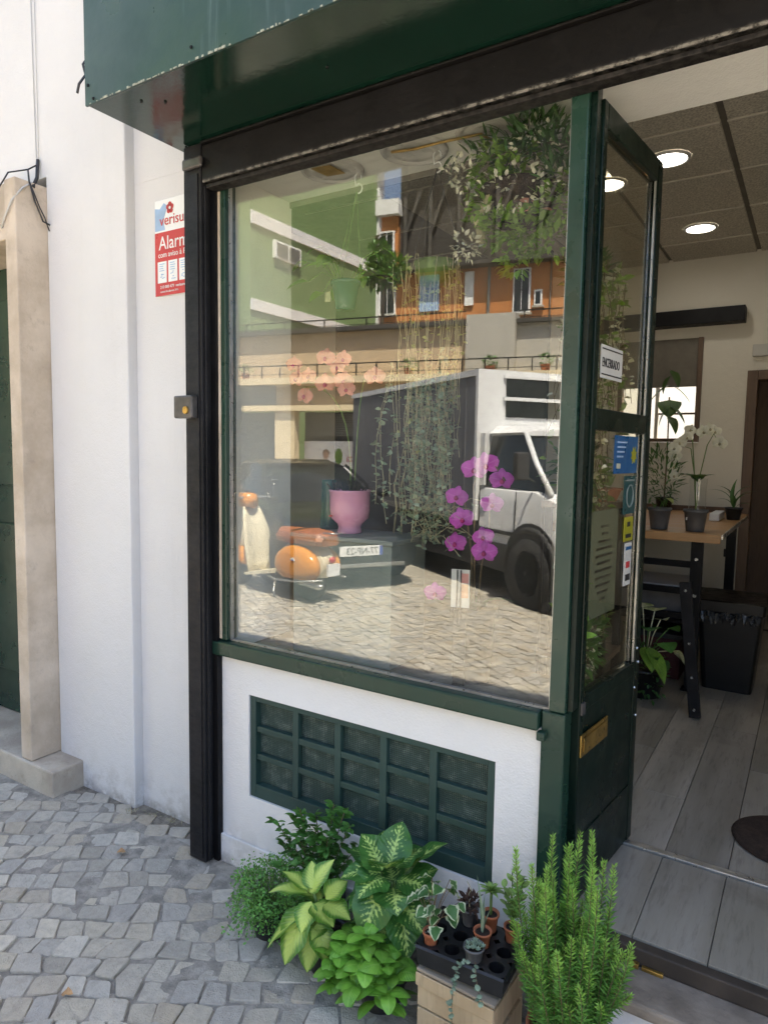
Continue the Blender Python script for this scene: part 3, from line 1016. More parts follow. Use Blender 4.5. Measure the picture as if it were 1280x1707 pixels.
# rear wall, window opening x -1.40..-.78 z 1.67..2.45, door opening x -.44...50 z ..2.16
box('rear_wall', 'room_wall', rm, -3.2, -1.40, 4.0, 4.1, .1, 3.3)
box('rear_wall', 'room_wall', rm, -1.40, -.78, 4.0, 4.1, .1, 1.67)
box('rear_wall', 'room_wall', rm, -1.40, -.78, 4.0, 4.1, 2.47, 3.3)
box('rear_wall', 'room_wall', rm, -.78, -.45, 4.0, 4.1, .1, 3.3)
box('rear_wall', 'room_wall', rm, -.45, .5, 4.0, 4.1, 2.17, 3.3)
box('rear_wall', 'room_wall', rm, .5, 1.5, 4.0, 4.1, .1, 3.3)
box('front_wall', 'room_wall', rm, -3.2, -1.905, .389, .42, .1, 3.06)
box('front_wall', 'room_wall', rm, .96, 1.5, .389, .42, .1, 3.06)
ca = box('corridor', 'brown_frame', None, -.5, .55, 5.2, 5.25, .1, 3.0, kind='structure')
box('side', 'room_wall', ca, -.56, -.5005, 4.101, 5.25, .1, 3.0)
box('side', 'room_wall', ca, .5505, .61, 4.101, 5.25, .1, 3.0)
box('lid', 'room_wall', ca, -.56, .61, 4.101, 5.25, 3.001, 3.06)
box('ground', 'plank', ca, -.5, .55, 4.101, 5.199, .1, FZ - .01)

ceil = box('ceiling', 'tbar_dark', None, -3.3, 1.6, .388, 4.1, 3.075, 3.14, kind='structure')
for i in range(-3, 4):
    xa = -.442 + (i - 1) * .6
    for j in range(6):
        ya = 1.72 - 1.2 + j * .6
        if xa < -2.3 or ya > 3.9:
            continue
        box('ceiling_tile', 'tile', ceil, xa + .015, xa + .585, max(ya, .40) + .006, min(ya + .6, 3.99) - .006, 3.055, 3.0745, .004)
    for j in range(6):
        ya = 1.72 - 1.2 + j * .6
        box('grid_bar', 'tbar', ceil, xa + .015, xa + .585, ya - .005, ya + .005, 3.048, 3.0545)

sf = box('soffit_slab', 'white_plain', None, -1.828, 1.45, .056, .388, 2.535, 2.6195, .003, kind='structure')
box('slab_edge', 'tbar_dark', sf, -1.83, -.52, .3885, .395, 2.515, 2.60)
dwl = box('display_side_wall', 'white_plain', None, -1.90, -1.83, .061, .40, .3, 2.62, kind='structure')
dpl = box('display_platform', 'stone_slab', None, -1.829, -.60, .062, .46, .74, .80, .003, kind='structure')

backdrop = box('partition', 'partition_dark', None, -1.829, -.86, .70, .73, FZ, 2.30, .003, kind='structure')  # added dark sheet, keeps the view behind the window display dark
for k, (x, y) in enumerate(((-1.49, .215), (-1.165, .22), (-.90, .235))):
    d = thing('ceiling_spot', ['round white recessed lamp with a square of brown tape above the window', 'middle round white recessed lamp in the window ceiling', 'round white recessed lamp nearest the corner post in the window ceiling'][k], 'ceiling lamp', (x, y, 2.50), group='unlit lamps in the window ceiling')
    MB().lathe([(.112, 2.5345), (.110, 2.527), (.098, 2.523), (.090, 2.530), (.080, 2.531), (.074, 2.527), (.06, 2.529), (.0, 2.530)], 32, (x, y, 0)).build('rim', 'lamp_off', d, True)
tp = MB().add([(-1.53, .145, 2.5205), (-1.455, .155, 2.5205), (-1.45, .235, 2.5205), (-1.52, .225, 2.5205), (-1.53, .145, 2.5225), (-1.455, .155, 2.5225), (-1.45, .235, 2.5225), (-1.52, .225, 2.5225)], [(0, 1, 2, 3), (7, 6, 5, 4), (0, 4, 5, 1), (1, 5, 6, 2), (2, 6, 7, 3), (3, 7, 4, 0)])
tag(tp.build('tape_patch', 'gold_foil', None), 'square of brown tape stuck on the first round ceiling lamp', 'tape')
tag(MB().tube([(-1.22, .17, 2.519), (-1.14, .18, 2.515), (-1.05, .19, 2.520), (-.96, .19, 2.516), (-.92, .20, 2.519), (-.90, .24, 2.512)], .0045, 5).build('dry_twig', 'gold_foil', None, True), 'brown dried vine strip lying along the window ceiling', 'twig')
for k, (x, y) in enumerate(((-.734, 3.22), (-.72, 2.01), (-1.07, 2.19))):
    lb = ['lit round ceiling lamp deepest in the shop', 'lit round ceiling lamp beside the door edge', 'lit round ceiling lamp seen through the door glass'][k]
    d = thing('downlight', lb, 'ceiling lamp', (x, y, 3.03), group='lit lamps in the shop ceiling')
    MB().disc((x, y, 3.049), .084, 28, -1).build('diffuser', 'lamp_on', d)
    MB().lathe([(.104, 3.0545), (.102, 3.046), (.088, 3.043), (.084, 3.0485)], 28, (x, y, 0)).build('rim', 'lamp_off', d, True)

# ================================================================== DOOR LEAF (open inwards)
dr = thing('shop_door', 'dark green half glazed shop door standing open beside the window', 'door', (-.515, 0, FZ), math.atan2(.53, .058))


def dbox(name, mat, s0, s1, y0, y1, z0, z1, parent=None, bevel=0.0):
    return MB().box(s0, s1, y0, y1, z0 - FZ, z1 - FZ).build(name, mat, parent or dr, bevel=bevel, world=False)


dbox('stile', 'green_door', .058, .086, .0, .034, .275, 2.46, None, .003)
dbox('stile', 'green_door', .503, .545, .0, .034, .275, 2.46, None, .003)
dbox('top_rail', 'green_door', .0865, .5025, .0, .034, 2.395, 2.46, None, .003)
dbox('middle_rail', 'green_door', .0865, .5025, .0, .034, 1.622, 1.68, None, .003)
dbox('bottom_rail', 'green_door', .0865, .5025, .0, .034, .842, .885, None, .003)
dbox('kick_panel', 'green_door', .0865, .5025, .004, .030, .275, .8415)
dbox('kick_sheet', 'green_door', .0875, .50, .0015, .0038, .29, .47)
dbox('bead', 'alu', .497, .5025, .004, .010, .886, 1.6215)
dbox('bead', 'alu', .497, .5025, .004, .010, 1.681, 2.394)
pu = dbox('upper_pane', 'door_glass', .0866, .5024, .014, .019, 1.6802, 2.3948)
pl_ = dbox('lower_pane', 'door_glass', .0866, .5024, .014, .019, .8852, 1.6218)
slot = dbox('letter_slot', 'brass', .062, .262, -.006, -.0005, .716, .780, None, .002)
dbox('flap', 'brass', .076, .250, -.009, -.0065, .727, .770, slot, .002)
hg = dbox('hinge', 'lock_grey', .060, .082, -.006, -.0005, .838, .872)
for s, z in ((.512, .93), (.53, .88), (.505, .80), (.53, .70)):
    MB().cyl((s, -.0005, z - FZ), (s, -.004, z - FZ), .0055, .004, 8).build('screw', 'steel_bright', dr, world=False)
dbox('edge_strip', 'alu', .545, .549, .004, .030, .30, .86)
ca_ = math.atan2(.53, .058)
DX, DY = Vector((math.cos(ca_), math.sin(ca_), 0)), Vector((-math.sin(ca_), math.cos(ca_), 0))


def dpt(s, y, z):
    return Vector((-.515, 0, 0)) + DX * s + DY * y + Vector((0, 0, z))


def dthing(name, label, cat, s, z):
    return thing(name, label, cat, dpt(s, .0, z), ca_)


def sbox(o, name, mat, s0, s1, y0, y1, z0, z1):
    """box given in door coordinates for a thing stuck on the door glass"""
    bs, bz = o['_s'], o['_z']
    return MB().box(s0 - bs, s1 - bs, y0, y1, z0 - bz, z1 - bz).build(name, mat, o, world=False)


def sticker(name, label, s0, s1, z0, z1, mat, y=.010):
    o = dthing(name, label, 'sticker', s0, z0)
    o['_s'], o['_z'] = s0, z0
    sbox(o, 'sheet', mat, s0, s1, y, y + .0022, z0, z1)
    return o


def dtext(o, body, size, mat, s, z, y, sx=1.0):
    return text('lettering', body, size, mat, o, (s - o['_s'], y, z - o['_z']), (1, 0, 0), (0, 0, 1), sx, world=False)


st = sticker('closed_sign', 'white ENCERRADO notice on the upper door glass', .128, .292, 1.765, 1.855, 'paper')
dtext(st, 'ENCERRADO', .036, 'ink', .136, 1.796, .0092, .62)
sbox(st, 'rule', 'ink', .134, .286, .0086, .0096, 1.774, 1.777)
sbox(st, 'rule', 'ink', .134, .286, .0086, .0096, 1.843, 1.846)
st = sticker('blue_sticker', 'blue sticker with yellow star shape on the lower door glass', .262, .458, 1.500, 1.612, 'sticker_blue')
for k in range(4):
    sbox(st, 'print_line', 'sign_blue', .28, .36 - k * .01, .0086, .0096, 1.590 - k * .014, 1.595 - k * .014)
MB().prism([(.425 - .262 + (.028 if q % 2 else .016) * math.cos(q * math.pi / 8), .055 + (.028 if q % 2 else .016) * math.sin(q * math.pi / 8)) for q in range(16)], .0085, .0096).build('star', 'yellow', st, world=False)
sbox(st, 'badge', 'petal_white', .28, .31, .0086, .0096, 1.515, 1.53)
st = sticker('teal_sticker', 'dark teal sticker with round outline below the blue sticker', .355, .458, 1.375, 1.492, 'sticker_teal')
rg = MB()
rg.tube([(.05 + .03 * math.cos(q * .42), .009, .055 + .034 * math.sin(q * .42)) for q in range(16)], .0025, 4)
rg.build('outline', 'pedestal', st, world=False)
sbox(st, 'print_line', 'pedestal', .37, .44, .0086, .0096, 1.476, 1.481)
st = sticker('yellow_tag', 'small yellow tag on the lower door glass', .372, .448, 1.290, 1.365, 'yellow')
sbox(st, 'print_mark', 'ink', .395, .42, .0086, .0096, 1.335, 1.35)
sbox(st, 'print_mark', 'ink', .385, .43, .0086, .0096, 1.30, 1.312)
st = sticker('white_tag', 'narrow white tag hanging below the yellow tag on the door', .385, .446, 1.150, 1.284, 'paper')
sbox(st, 'print_mark', 'sticker_blue', .392, .44, .0086, .0096, 1.262, 1.272)
sbox(st, 'print_mark', 'sign_red', .40, .43, .0086, .0096, 1.205, 1.225)
sbox(st, 'print_mark', 'ink', .398, .436, .0086, .0096, 1.165, 1.185)
st = sticker('notice_sheet', 'grey green printed notice sheet behind the lower door glass', .14, .345, 1.085, 1.395, 'paper_green', .021)
for k in range(11):
    w = (.06, .05, .09, .12, .13, .1, .13, .12, .11, .08, .04)[k]
    sbox(st, 'text_line', 'ink', .24 - w / 2, .24 + w / 2, .0195, .0205, 1.345 - k * .0215, 1.352 - k * .0215)
for o in list(bpy.data.objects):
    for k in ('_s', '_z'):
        if k in o:
            del o[k]

# ================================================================== PLANT BUILDERS
def pot(name, parent, c, r0, r1, h, mat, rim=.006, soil=True, n=24, world=True):
    x, y, z = c
    MB().lathe([(0, 0), (r0 * .96, 0), (r0, .004), (r1, h * .86), (r1 + rim, h * .87), (r1 + rim, h), (r1 + rim * .2, h), (r1 - .003, h * .9), (r0 * .9, h * .3)], n, c).build(name, mat, parent, True, world=world)
    if soil:
        MB().disc((x, y, z + h * .88), r1 - .001, n).build('soil', 'soil', parent, world=world)


def flower(parent, c, r, mat, face=(0, -1, .1), spin=0.0):
    """moth orchid bloom: two broad petals, three sepals, a lip"""
    f = Vector(face).normalized()
    a = f.cross(Vector((0, 0, 1))).normalized()
    b = a.cross(f)
    c = Vector(c)
    m = MB()
    for ang, L, w in ((10, 1.0, 1.15), (170, 1.0, 1.15), (90, .95, .72), (-40, .9, .62), (-140, .9, .62)):
        q = math.radians(ang) + spin
        d = a * math.cos(q) + b * math.sin(q)
        k = len(m.v)
        sd = f.cross(d)
        vs, uv = [], []
        for i in range(6):
            t = i / 5
            ww = math.sin(math.pi * min(.96, .06 + t * .9) ** .8) ** .6 * w * r * .52
            for e in (-1, -.5, 0, .5, 1):
                vs.append(c + d * t * L * r + sd * e * ww + f * (.12 * r * math.sin(t * 3) - .10 * r * e * e * t))
                uv.append((.5 + e * .5, t))
        fs = [(i * 5 + j, i * 5 + j + 1, i * 5 + j + 6, i * 5 + j + 5) for i in range(5) for j in range(4)]
        m.t0 = RND.random()
        m.add(vs, fs, uv)
    o = m.build('flower', mat, parent, True)
    l = MB()
    l.lathe([(0, -.2), (.14, -.12), (.2, 0), (.12, .15), (0, .22)], 8)
    l.v = [tuple(c + f * .16 * r + a * x * r + b * (z - .12) * r * 1.1 + f * y * r) for x, y, z in l.v]
    l.build('lip', 'petal_lip' if mat != 'petal_white' else 'straw', o, True)
    return o


def spray(mb, c, n, rad, size, w, prof='ovate', up=.3, squash=(1, 1, 1), hollow=.2, seg=3, fold=.2, droop=0.0):
    """n leaves spread through an ellipsoid, pointing outwards"""
    for _ in range(n):
        while True:
            p = Vector((RND.uniform(-1, 1), RND.uniform(-1, 1), RND.uniform(-1, 1)))
            if hollow < p.length < 1:
                break
        q = Vector((p.x * rad * squash[0], p.y * rad * squash[1], p.z * rad * squash[2])) + Vector(c)
        d = (p.normalized() + Vector((RND.gauss(0, .5), RND.gauss(0, .5), up + RND.gauss(0, .4) - droop))).normalized()
        L = size * RND.uniform(.65, 1.25)
        mb.t0 = RND.random()
        mb.leaf(q, q + d * L, L * w, RND.uniform(.0, .25), fold, prof, seg, RND.uniform(-.7, .7), cols=1)


def strand(mb_s, mb_l, p, L, n, size, mat_w=.9, sway=.02, r=.0012, drop=True):
    pts = [Vector(p)]
    k = max(5, int(L / .07))
    for i in range(k):
        pts.append(pts[-1] + Vector((RND.gauss(0, sway), RND.gauss(0, sway), -L / k)))
    mb_s.tube(pts, r, 4, False)
    for i in range(n):
        t = RND.random() * (len(pts) - 1.001)
        a = int(t)
        q = pts[a].lerp(pts[a + 1], t - a)
        d = Vector((RND.gauss(0, 1), RND.gauss(0, 1), RND.uniform(-.6, .5))).normalized()
        s = size * RND.uniform(.6, 1.3)
        mb_l.t0 = RND.random()
        mb_l.leaf(q, q + d * s, s * mat_w, .1, .15, 'ovate', 3, RND.uniform(-1, 1), cols=1)


# ================================================================== WINDOW DISPLAY
pd = thing('plant_pedestal', 'grey green painted display pedestal behind the window under the pink pot', 'pedestal', (-1.42, .30, .80))
box('body', 'pedestal', pd, -1.63, -1.20, .18, .42, .801, 1.235, .004)
box('top', 'pedestal', pd, -1.64, -1.19, .17, .43, 1.2355, 1.252, .003)
pp = thing('pink_pot', 'glossy pink footed flower pot in the shop window', 'pot', (-1.452, .29, 1.252))
MB().lathe([(0, .0), (.046, .0), (.05, .004), (.044, .020), (.050, .034), (.074, .055), (.080, .085), (.080, .150), (.083, .154), (.083, .160), (.078, .160), (.075, .150), (.074, .09), (0, .06)], 32, (-1.452, .29, 1.2525), .93, .93).build('body', 'pink', pp, True)
MB().disc((-1.452, .29, 1.395), .076, 28).build('soil', 'soil', pp)
MB().lathe([(0, 0), (.006, .002), (.008, .006), (0, .009)], 10, (-1.478, .208, 1.315)).build('red_dot', 'sign_red', pp, True)
ds = MB()
for k in range(70):
    a = RND.uniform(0, 6.3)
    r = RND.uniform(.0, .07)
    q = Vector((-1.452 + r * math.cos(a), .29 + r * math.sin(a), 1.40))
    ds.tube([q, q + Vector((RND.gauss(0, .02), RND.gauss(0, .02), RND.uniform(.02, .05)))], .0022, 4)
ds.build('bark_chips', 'soil', pp, kind='stuff')
st_ = MB()
for x, y, z, tx, tz in ((-1.45, .29, 1.40, -1.70, 1.80), (-1.44, .30, 1.40, -1.40, 1.84)):
    st_.tube([lerp(lerp((x, y, z), (x, y + .02, z + .42), t), lerp((x, y + .02, z + .42), (tx, .32, tz), t), t) for t in [i / 8 for i in range(9)]], .003, 5)
st_.build('flower_stem', 'stem', pp, True)
for c in [(-1.748, .32, 1.888), (-1.593, .32, 1.905), (-1.517, .33, 1.898), (-1.726, .31, 1.832), (-1.693, .32, 1.766), (-1.658, .30, 1.838), (-1.586, .31, 1.808), (-1.508, .32, 1.816), (-1.369, .32, 1.825), (-1.488, .31, 1.782), (-1.544, .33, 1.868)]:
    flower(pp, c, RND.uniform(.034, .043), 'petal_peach', (.3 + RND.uniform(-.3, .3), -1, RND.uniform(-.1, .2)), RND.uniform(-.3, .3))
vs_ = thing('green_vase', 'slim dark green glass vase next to the pink pot', 'vase', (-1.595, .35, 1.252))
MB().lathe([(0, 0), (.034, 0), (.036, .01), (.033, .10), (.030, .18), (.032, .19), (.028, .19), (.026, .1), (0, .02)], 24, (-1.592, .35, 1.2525)).build('body', 'vase_green', vs_, True)
tw = thing('dry_branches', 'two pale dried branches standing behind the pink pot', 'branches', (-1.30, .38, 1.252))
for x in (-1.315, -1.285):
    MB().tube([(x, .38, 1.253), (x + .01, .38, 1.35), (x - .004, .385, 1.43), (x + .012, .39, 1.50), (x + .006, .39, 1.56)], .0035, 5).build('twig', 'straw', tw, True)

po = thing('purple_orchid', 'potted moth orchid with magenta purple blooms in the window', 'orchid', (-.93, .26, .80))
pot('pot', po, (-.93, .27, .8005), .055, .07, .25, 'black_plastic')
sm = MB()
for pts in ([(-.93, .27, 1.02), (-.925, .25, 1.25), (-.93, .24, 1.45), (-.90, .225, 1.54), (-.85, .215, 1.52), (-.81, .21, 1.47)],
            [(-.94, .27, 1.02), (-.935, .25, 1.22), (-.96, .24, 1.40), (-.985, .225, 1.44), (-.99, .22, 1.36), (-.985, .22, 1.27)],
            [(-.92, .27, 1.02), (-.90, .25, 1.18), (-.87, .235, 1.32), (-.865, .225, 1.42)],
            [(-.95, .27, 1.02), (-1.0, .25, 1.12), (-1.045, .23, 1.11)]):
    sm.tube(pts, .003, 5)
sm.build('flower_stem', 'stem_brown', po, True)
for c in [(-.876, .215, 1.518), (-.822, .21, 1.472), (-.856, .22, 1.395), (-.978, .215, 1.412), (-.954, .21, 1.342), (-.978, .215, 1.261), (-.883, .22, 1.288), (-.876, .215, 1.241), (-.921, .22, 1.503), (-1.051, .22, 1.087)]:
    flower(po, c, RND.uniform(.035, .044), 'petal_purple', (.35 + RND.uniform(-.4, .4), -1, RND.uniform(-.15, .2)), RND.uniform(-.3, .3))
for a in (0.4, 2.2, 3.7, 5.3):
    MB().leaf((-.93, .27, 1.03), (-.93 + .14 * math.cos(a), .27 + .10 * math.sin(a), 1.07), .055, .35, .2, 'blade', 7).build('leaf', 'l_dark', po, True)
cdp = thing('care_card', 'white care card with an orange flower print below the purple orchid', 'card', (-.955, .19, 1.02))
cm = Matrix.Rotation(.25, 3, 'Z')


def crd(name, mat, x0, x1, y0, y1, z0, z1):
    m = MB().box(x0, x1, y0, y1, z0, z1)
    m.v = [tuple(cm @ Vector(p) + Vector((-.942, .185, 1.06))) for p in m.v]
    return m.build(name, mat, cdp)


crd('sheet', 'paper', -.030, .030, .0, .0015, -.002, .122)
crd('flower_print', 'orange_print', .004, .026, -.0008, -.0002, .03, .075)
crd('sky_print', 'petal_peach', .004, .026, -.0008, -.0002, .078, .11)
crd('stake', 'ink', -.012, -.008, -.004, -.0005, -.06, .12)
crd('stake', 'ink', .0, .004, -.004, -.0005, -.06, .12)
crd('support', 'black_plastic', -.02, .02, .002, .006, -.26, .02)


def hook(name, label, x, y, z0, z1):
    pts = []
    for i in range(15):
        a = -.5 + 4.0 * i / 14
        pts.append((x + .014 * math.cos(a), y, z0 - .018 + .015 * math.sin(a)))
    for i in range(15):
        a = math.pi * .8 - 4.2 * i / 14
        pts.append((x + .002 + .015 * math.cos(a), y, z0 - .056 + .016 * math.sin(a)))
    return tag(MB().tube(pts, .0026, 6).build(name, 'sign_white', None, True), label, 'hook')


hook('hanging_hook', 'white S hook holding the trailing pot nearest the left window jamb', -1.425, .28, 2.535, 0)
hook('hanging_hook', 'white S hook in the middle of the window ceiling', -1.10, .26, 2.535, 0)


def wires(mb, top, c, r, n=3):
    for k in range(n):
        a = 2 * math.pi * k / n + .4
        mb.tube([top, (c[0] + r * math.cos(a), c[1] + r * math.sin(a), c[2])], .0012, 4)


hp = thing('hanging_pothos', 'hanging pot with light green trailing leaves at the left of the window', 'hanging plant', (-1.475, .28, 2.06))
pot('pot', hp, (-1.475, .28, 2.065), .036, .049, .10, 'vase_green')
m = MB()
wires(m, (-1.43, .28, 2.47), (-1.475, .28, 2.165), .055)
m.build('wire', 'stem', hp)
for k in range(16):
    a = RND.uniform(0, 6.3)
    b = Vector((-1.475 + .04 * math.cos(a), .28 + .03 * math.sin(a), 2.17))
    t = b + Vector((RND.uniform(.06, .14) * math.cos(a), .06 * math.sin(a), RND.uniform(-.03, .12)))
    mm = MB()
    mm.tube([b, b.lerp(t, .5) + Vector((0, 0, .03)), t], .0015, 4)
    d = (t - b).normalized()
    mm.leaf(t, t + Vector((d.x * .07, d.y * .07 - .02, -.035)), .055, .2, .15, 'heart', 5)
    mm.build('leaf', 'l_mid', hp, True)
tg = MB().box(-1.52, -1.495, .217, .2185, 2.085, 2.12).build('price_tag', 'straw', hp)
bg = thing('hanging_jasmine', 'large hanging basket of mixed foliage with white flowers at the upper right of the window', 'hanging plant', (-.80, .24, 2.10))
MB().lathe([(0, 0), (.07, .005), (.11, .05), (.125, .10), (.125, .108), (.115, .106), (.06, .02)], 20, (-.80, .24, 2.24)).build('basket', 'soil', bg, True)
m = MB()
wires(m, (-.80, .24, 2.535), (-.80, .24, 2.345), .12)
m.build('wire', 'cable', bg)
m = MB()
for c_, n_, r_ in (((-.74, .18, 2.47), 110, .075), ((-.68, .17, 2.42), 90, .07), ((-.82, .18, 2.43), 60, .06), ((-.66, .16, 2.33), 50, .05), ((-.90, .18, 2.46), 26, .05)):
    spray(m, c_, int(n_ * 1.1), r_, .052, .20, 'lance', .25, (1.1, .7, .8), .0, 4)
m.build('dark_foliage', 'l_dark', bg, True, kind='stuff')
m = MB()
for c_, n_, r_ in (((-.88, .17, 2.41), 60, .055), ((-.80, .16, 2.36), 40, .05), ((-.83, .15, 2.22), 70, .06), ((-.74, .15, 2.19), 75, .06), ((-.68, .15, 2.25), 45, .055), ((-.87, .15, 2.28), 36, .045), ((-.66, .15, 2.15), 34, .05), ((-.78, .15, 2.11), 30, .04)):
    spray(m, c_, int(n_ * 1.9), r_, .030, .5, 'ovate', .0, (1.1, .7, 1.15), .0, 4)
sx_ = MB()
for k in range(12):
    b = Vector((RND.uniform(-.88, -.68), .17, RND.uniform(2.3, 2.45)))
    pts = [b]
    dx = RND.choice((-1, -1, 1)) * RND.uniform(.01, .03)
    for q in range(7):
        pts.append(pts[-1] + Vector((dx * (1 - q * .12) + RND.gauss(0, .004), RND.gauss(0, .004), .012 - q * .009)))
    sx_.tube(pts, .0012, 4)
    for q in pts[2:]:
        for e in range(3):
            m.t0 = RND.random()
            d = Vector((RND.gauss(0, 1), RND.gauss(0, .6), RND.gauss(0, .8))).normalized() * RND.uniform(.02, .036)
            m.leaf(q, q + d, .014, .1, .2, 'ovate', 3, cols=1)
sx_.build('stems', 'stem_brown', bg, kind='stuff')
m.build('light_foliage', 'l_mid', bg, True, kind='stuff')
m = MB()
spray(m, (-.95, .13, 2.39), 80, .055, .018, .6, 'ovate', .2, (1, .6, 1), .0)
spray(m, (-.78, .12, 2.31), 120, .15, .020, .6, 'ovate', .2, (1, .3, .45), .0)
spray(m, (-.72, .15, 2.44), 40, .10, .018, .6, 'ovate', .2, (.8, .5, .6), .0)
spray(m, (-.92, .12, 2.17), 60, .05, .020, .6, 'ovate', .2, (1, .5, 1), .0)
m.build('blossoms', 'petal_white', bg, True, kind='stuff')
m = MB()
for k in range(9):
    a = math.radians(RND.uniform(20, 160))
    b = Vector((-.80, .17, 2.44))
    t = b + Vector((.16 * math.cos(a), -.02, .10 * math.sin(a)))
    m.leaf(b, t, .016, .25, .2, 'blade', 6, cols=1)
m.leaf((-.99, .16, 2.46), (-1.03, .15, 2.40), .022, .1, .2, 'lance', 5)
m.leaf((-.96, .16, 2.47), (-1.00, .15, 2.35), .012, .2, .2, 'lance', 5)
m.build('long_leaves', 'l_dark', bg, True)
MB().tube([(-.80, .17, 2.34), (-.86, .16, 2.31), (-.90, .16, 2.25), (-.885, .16, 2.18)], [.016, .02, .018, .01], 7).build('dry_frond', 'straw', bg, True)
m = MB()
spray(m, (-.74, .13, 2.25), 5, .10, .04, .6, 'ovate', -.4, (1, .2, .8), .0)
m.build('dry_blooms', 'petal_peach', bg, True)

tr = thing('trailing_curtain', 'curtain of grey green trailing stems hanging down the middle of the window', 'hanging plant', (-1.12, .26, 1.3))
MB().lathe([(0, 0), (.08, .0), (.10, .06), (.105, .07), (.095, .07), (.05, .02)], 20, (-1.12, .30, 2.12), .7, .7).build('basket', 'stem', tr, True)
m = MB()
wires(m, (-1.10, .26, 2.475), (-1.12, .28, 2.19), .10)
m.build('wire', 'cable', tr)
s1, l1, l2 = MB(), MB(), MB()
for k in range(34):
    x = RND.uniform(-1.24, -1.01)
    y = RND.uniform(.20, .32)
    L = RND.uniform(.35, .62)
    strand(s1, l2, (x, y, 2.18 + RND.uniform(-.03, .03)), L, 9, .016, .8, .007)
for k in range(42):
    x = RND.uniform(-1.235, -1.02)
    y = RND.uniform(.20, .32)
    strand(s1, l1, (x, y, RND.uniform(1.75, 1.9)), RND.uniform(.40, .56), 34, .021, .75, .010)
for k in range(26):
    p = Vector((RND.uniform(-1.18, -1.0), .22, RND.uniform(1.26, 1.40)))
    q = p + Vector((RND.uniform(-.09, .16), RND.uniform(-.03, .03), RND.uniform(-.06, .05)))
    s1.tube([p, p.lerp(q, .5) + Vector((0, 0, .03)), q], .001, 4)
    for j in range(9):
        z = p.lerp(q, RND.random())
        l1.blade(z, z + Vector((RND.gauss(0, .012), RND.gauss(0, .012), RND.gauss(0, .012))), .006)
s1.build('stems', 'straw', tr, kind='stuff')
l1.build('grey_leaves', 'l_grey', tr, True, kind='stuff')
l2.build('pale_leaves', 'l_pale', tr, True, kind='stuff')

js = thing('white_flower_vine', 'white flowering vine hanging inside the door glass by the corner post', 'hanging plant', (-.60, .30, 1.6))
s1, l1, l2 = MB(), MB(), MB()
for k in range(44):
    yv = RND.uniform(.10, .42)
    p = (-.565 + .10 * yv + RND.uniform(-.05, .0), yv, RND.uniform(1.9, 2.2) if k % 3 else RND.uniform(1.45, 1.6))
    strand(s1, l1, p, RND.uniform(.35, .6), 18, .034, .5, .012)
    strand(s1, l2, p, RND.uniform(.35, .5), 20, .021, .8, .012)
m = MB()
spray(m, (-.60, .28, 2.1), 110, .12, .045, .3, 'lance', .1, (.5, .9, .7), .0)
spray(m, (-.60, .24, 1.50), 90, .11, .07, .25, 'lance', -.3, (.4, .9, .9), .0)
s1.build('stems', 'stem_brown', js, kind='stuff')
l1.build('leaves', 'l_mid', js, True, kind='stuff')
m.build('long_leaves', 'l_dark', js, True, kind='stuff')
l2.build('blossoms', 'petal_white', js, True, kind='stuff')
lp = thing('low_window_plant', 'small leafy plant with tiny white flowers low behind the door glass', 'plant', (-.62, .34, .80))
pot('pot', lp, (-.64, .36, .8005), .035, .045, .07, 'black_plastic')
m, m2 = MB(), MB()
spray(m, (-.565, .28, .99), 300, .15, .038, .5, 'ovate', .2, (.22, 1, .9), .0)
spray(m2, (-.55, .26, 1.0), 130, .13, .015, .7, 'ovate', .2, (.2, 1, .8), .0)
m.build('foliage', 'l_bush', lp, True, kind='stuff')
m2.build('blossoms', 'petal_white', lp, True, kind='stuff')
tl_ = thing('terracotta_bowl', 'terracotta bowl of succulents behind the lower door glass', 'pot', (-.66, .75, 1.38))
pot('bowl', tl_, (-.66, .78, 1.385), .05, .065, .05, 'terracotta')
m = MB()
spray(m, (-.66, .78, 1.44), 30, .035, .05, .3, 'lance', .9, (1, 1, .3), .0)
m.build('succulent', 'l_succ', tl_, True)
ts = thing('side_shelf', 'dark wooden shelf rack behind the door', 'shelf', (-.73, .8, FZ))
box('board', 'brown_frame', ts, -.85, -.60, .66, .92, 1.36, 1.384, .002)
box('board', 'brown_frame', ts, -.85, -.60, .66, .92, .80, .824, .002)
for x, y in ((-.84, .67), (-.84, .89), (-.63, .67), (-.63, .89)):
    box('leg', 'black_metal', ts, x, x + .025, y, y + .025, FZ + .0005, 1.359)

# ================================================================== SHOP INTERIOR
tb = thing('work_table', 'work table with orange brown wooden top and black metal legs inside the shop', 'table', (-.8, 2.9, FZ))
box('top', 'table_wood', tb, -1.35, -.395, 2.12, 3.82, 1.122, 1.15, .003)
box('front_edge', 'table_wood', tb, -1.35, -.395, 2.108, 2.1195, 1.108, 1.152, .002)
box('side_edge', 'steel_bright', tb, -.3945, -.387, 2.13, 3.6, 1.128, 1.152, .001)
box('back_rail', 'brown_frame', tb, -1.35, -.395, 3.80, 3.83, 1.1505, 1.19, .002)
for x, y in ((-.52, 2.25), (-1.25, 2.25), (-.47, 3.5), (-1.25, 3.5)):
    box('leg', 'black_metal', tb, x - .03, x + .03, y - .02, y + .02, FZ + .0005, 1.121, .003)
    box('foot', 'black_metal', tb, x - .045, x + .045, y - .035, y + .035, FZ + .0003, FZ + .012, .002)
for z in (.95, .80, .66):
    box('lower_rail', 'black_metal', tb, -1.22, -.55, 2.235, 2.262, z, z + .035, .002)
box('lower_shelf', 'black_metal', tb, -1.22, -.50, 2.30, 3.46, .62, .64, .002)
for z in (.5, .8, 1.0):
    MB().cyl((-.52, 2.2295, z), (-.52, 2.2265, z), .010, .009, 10).build('bolt', 'steel_bright', tb)
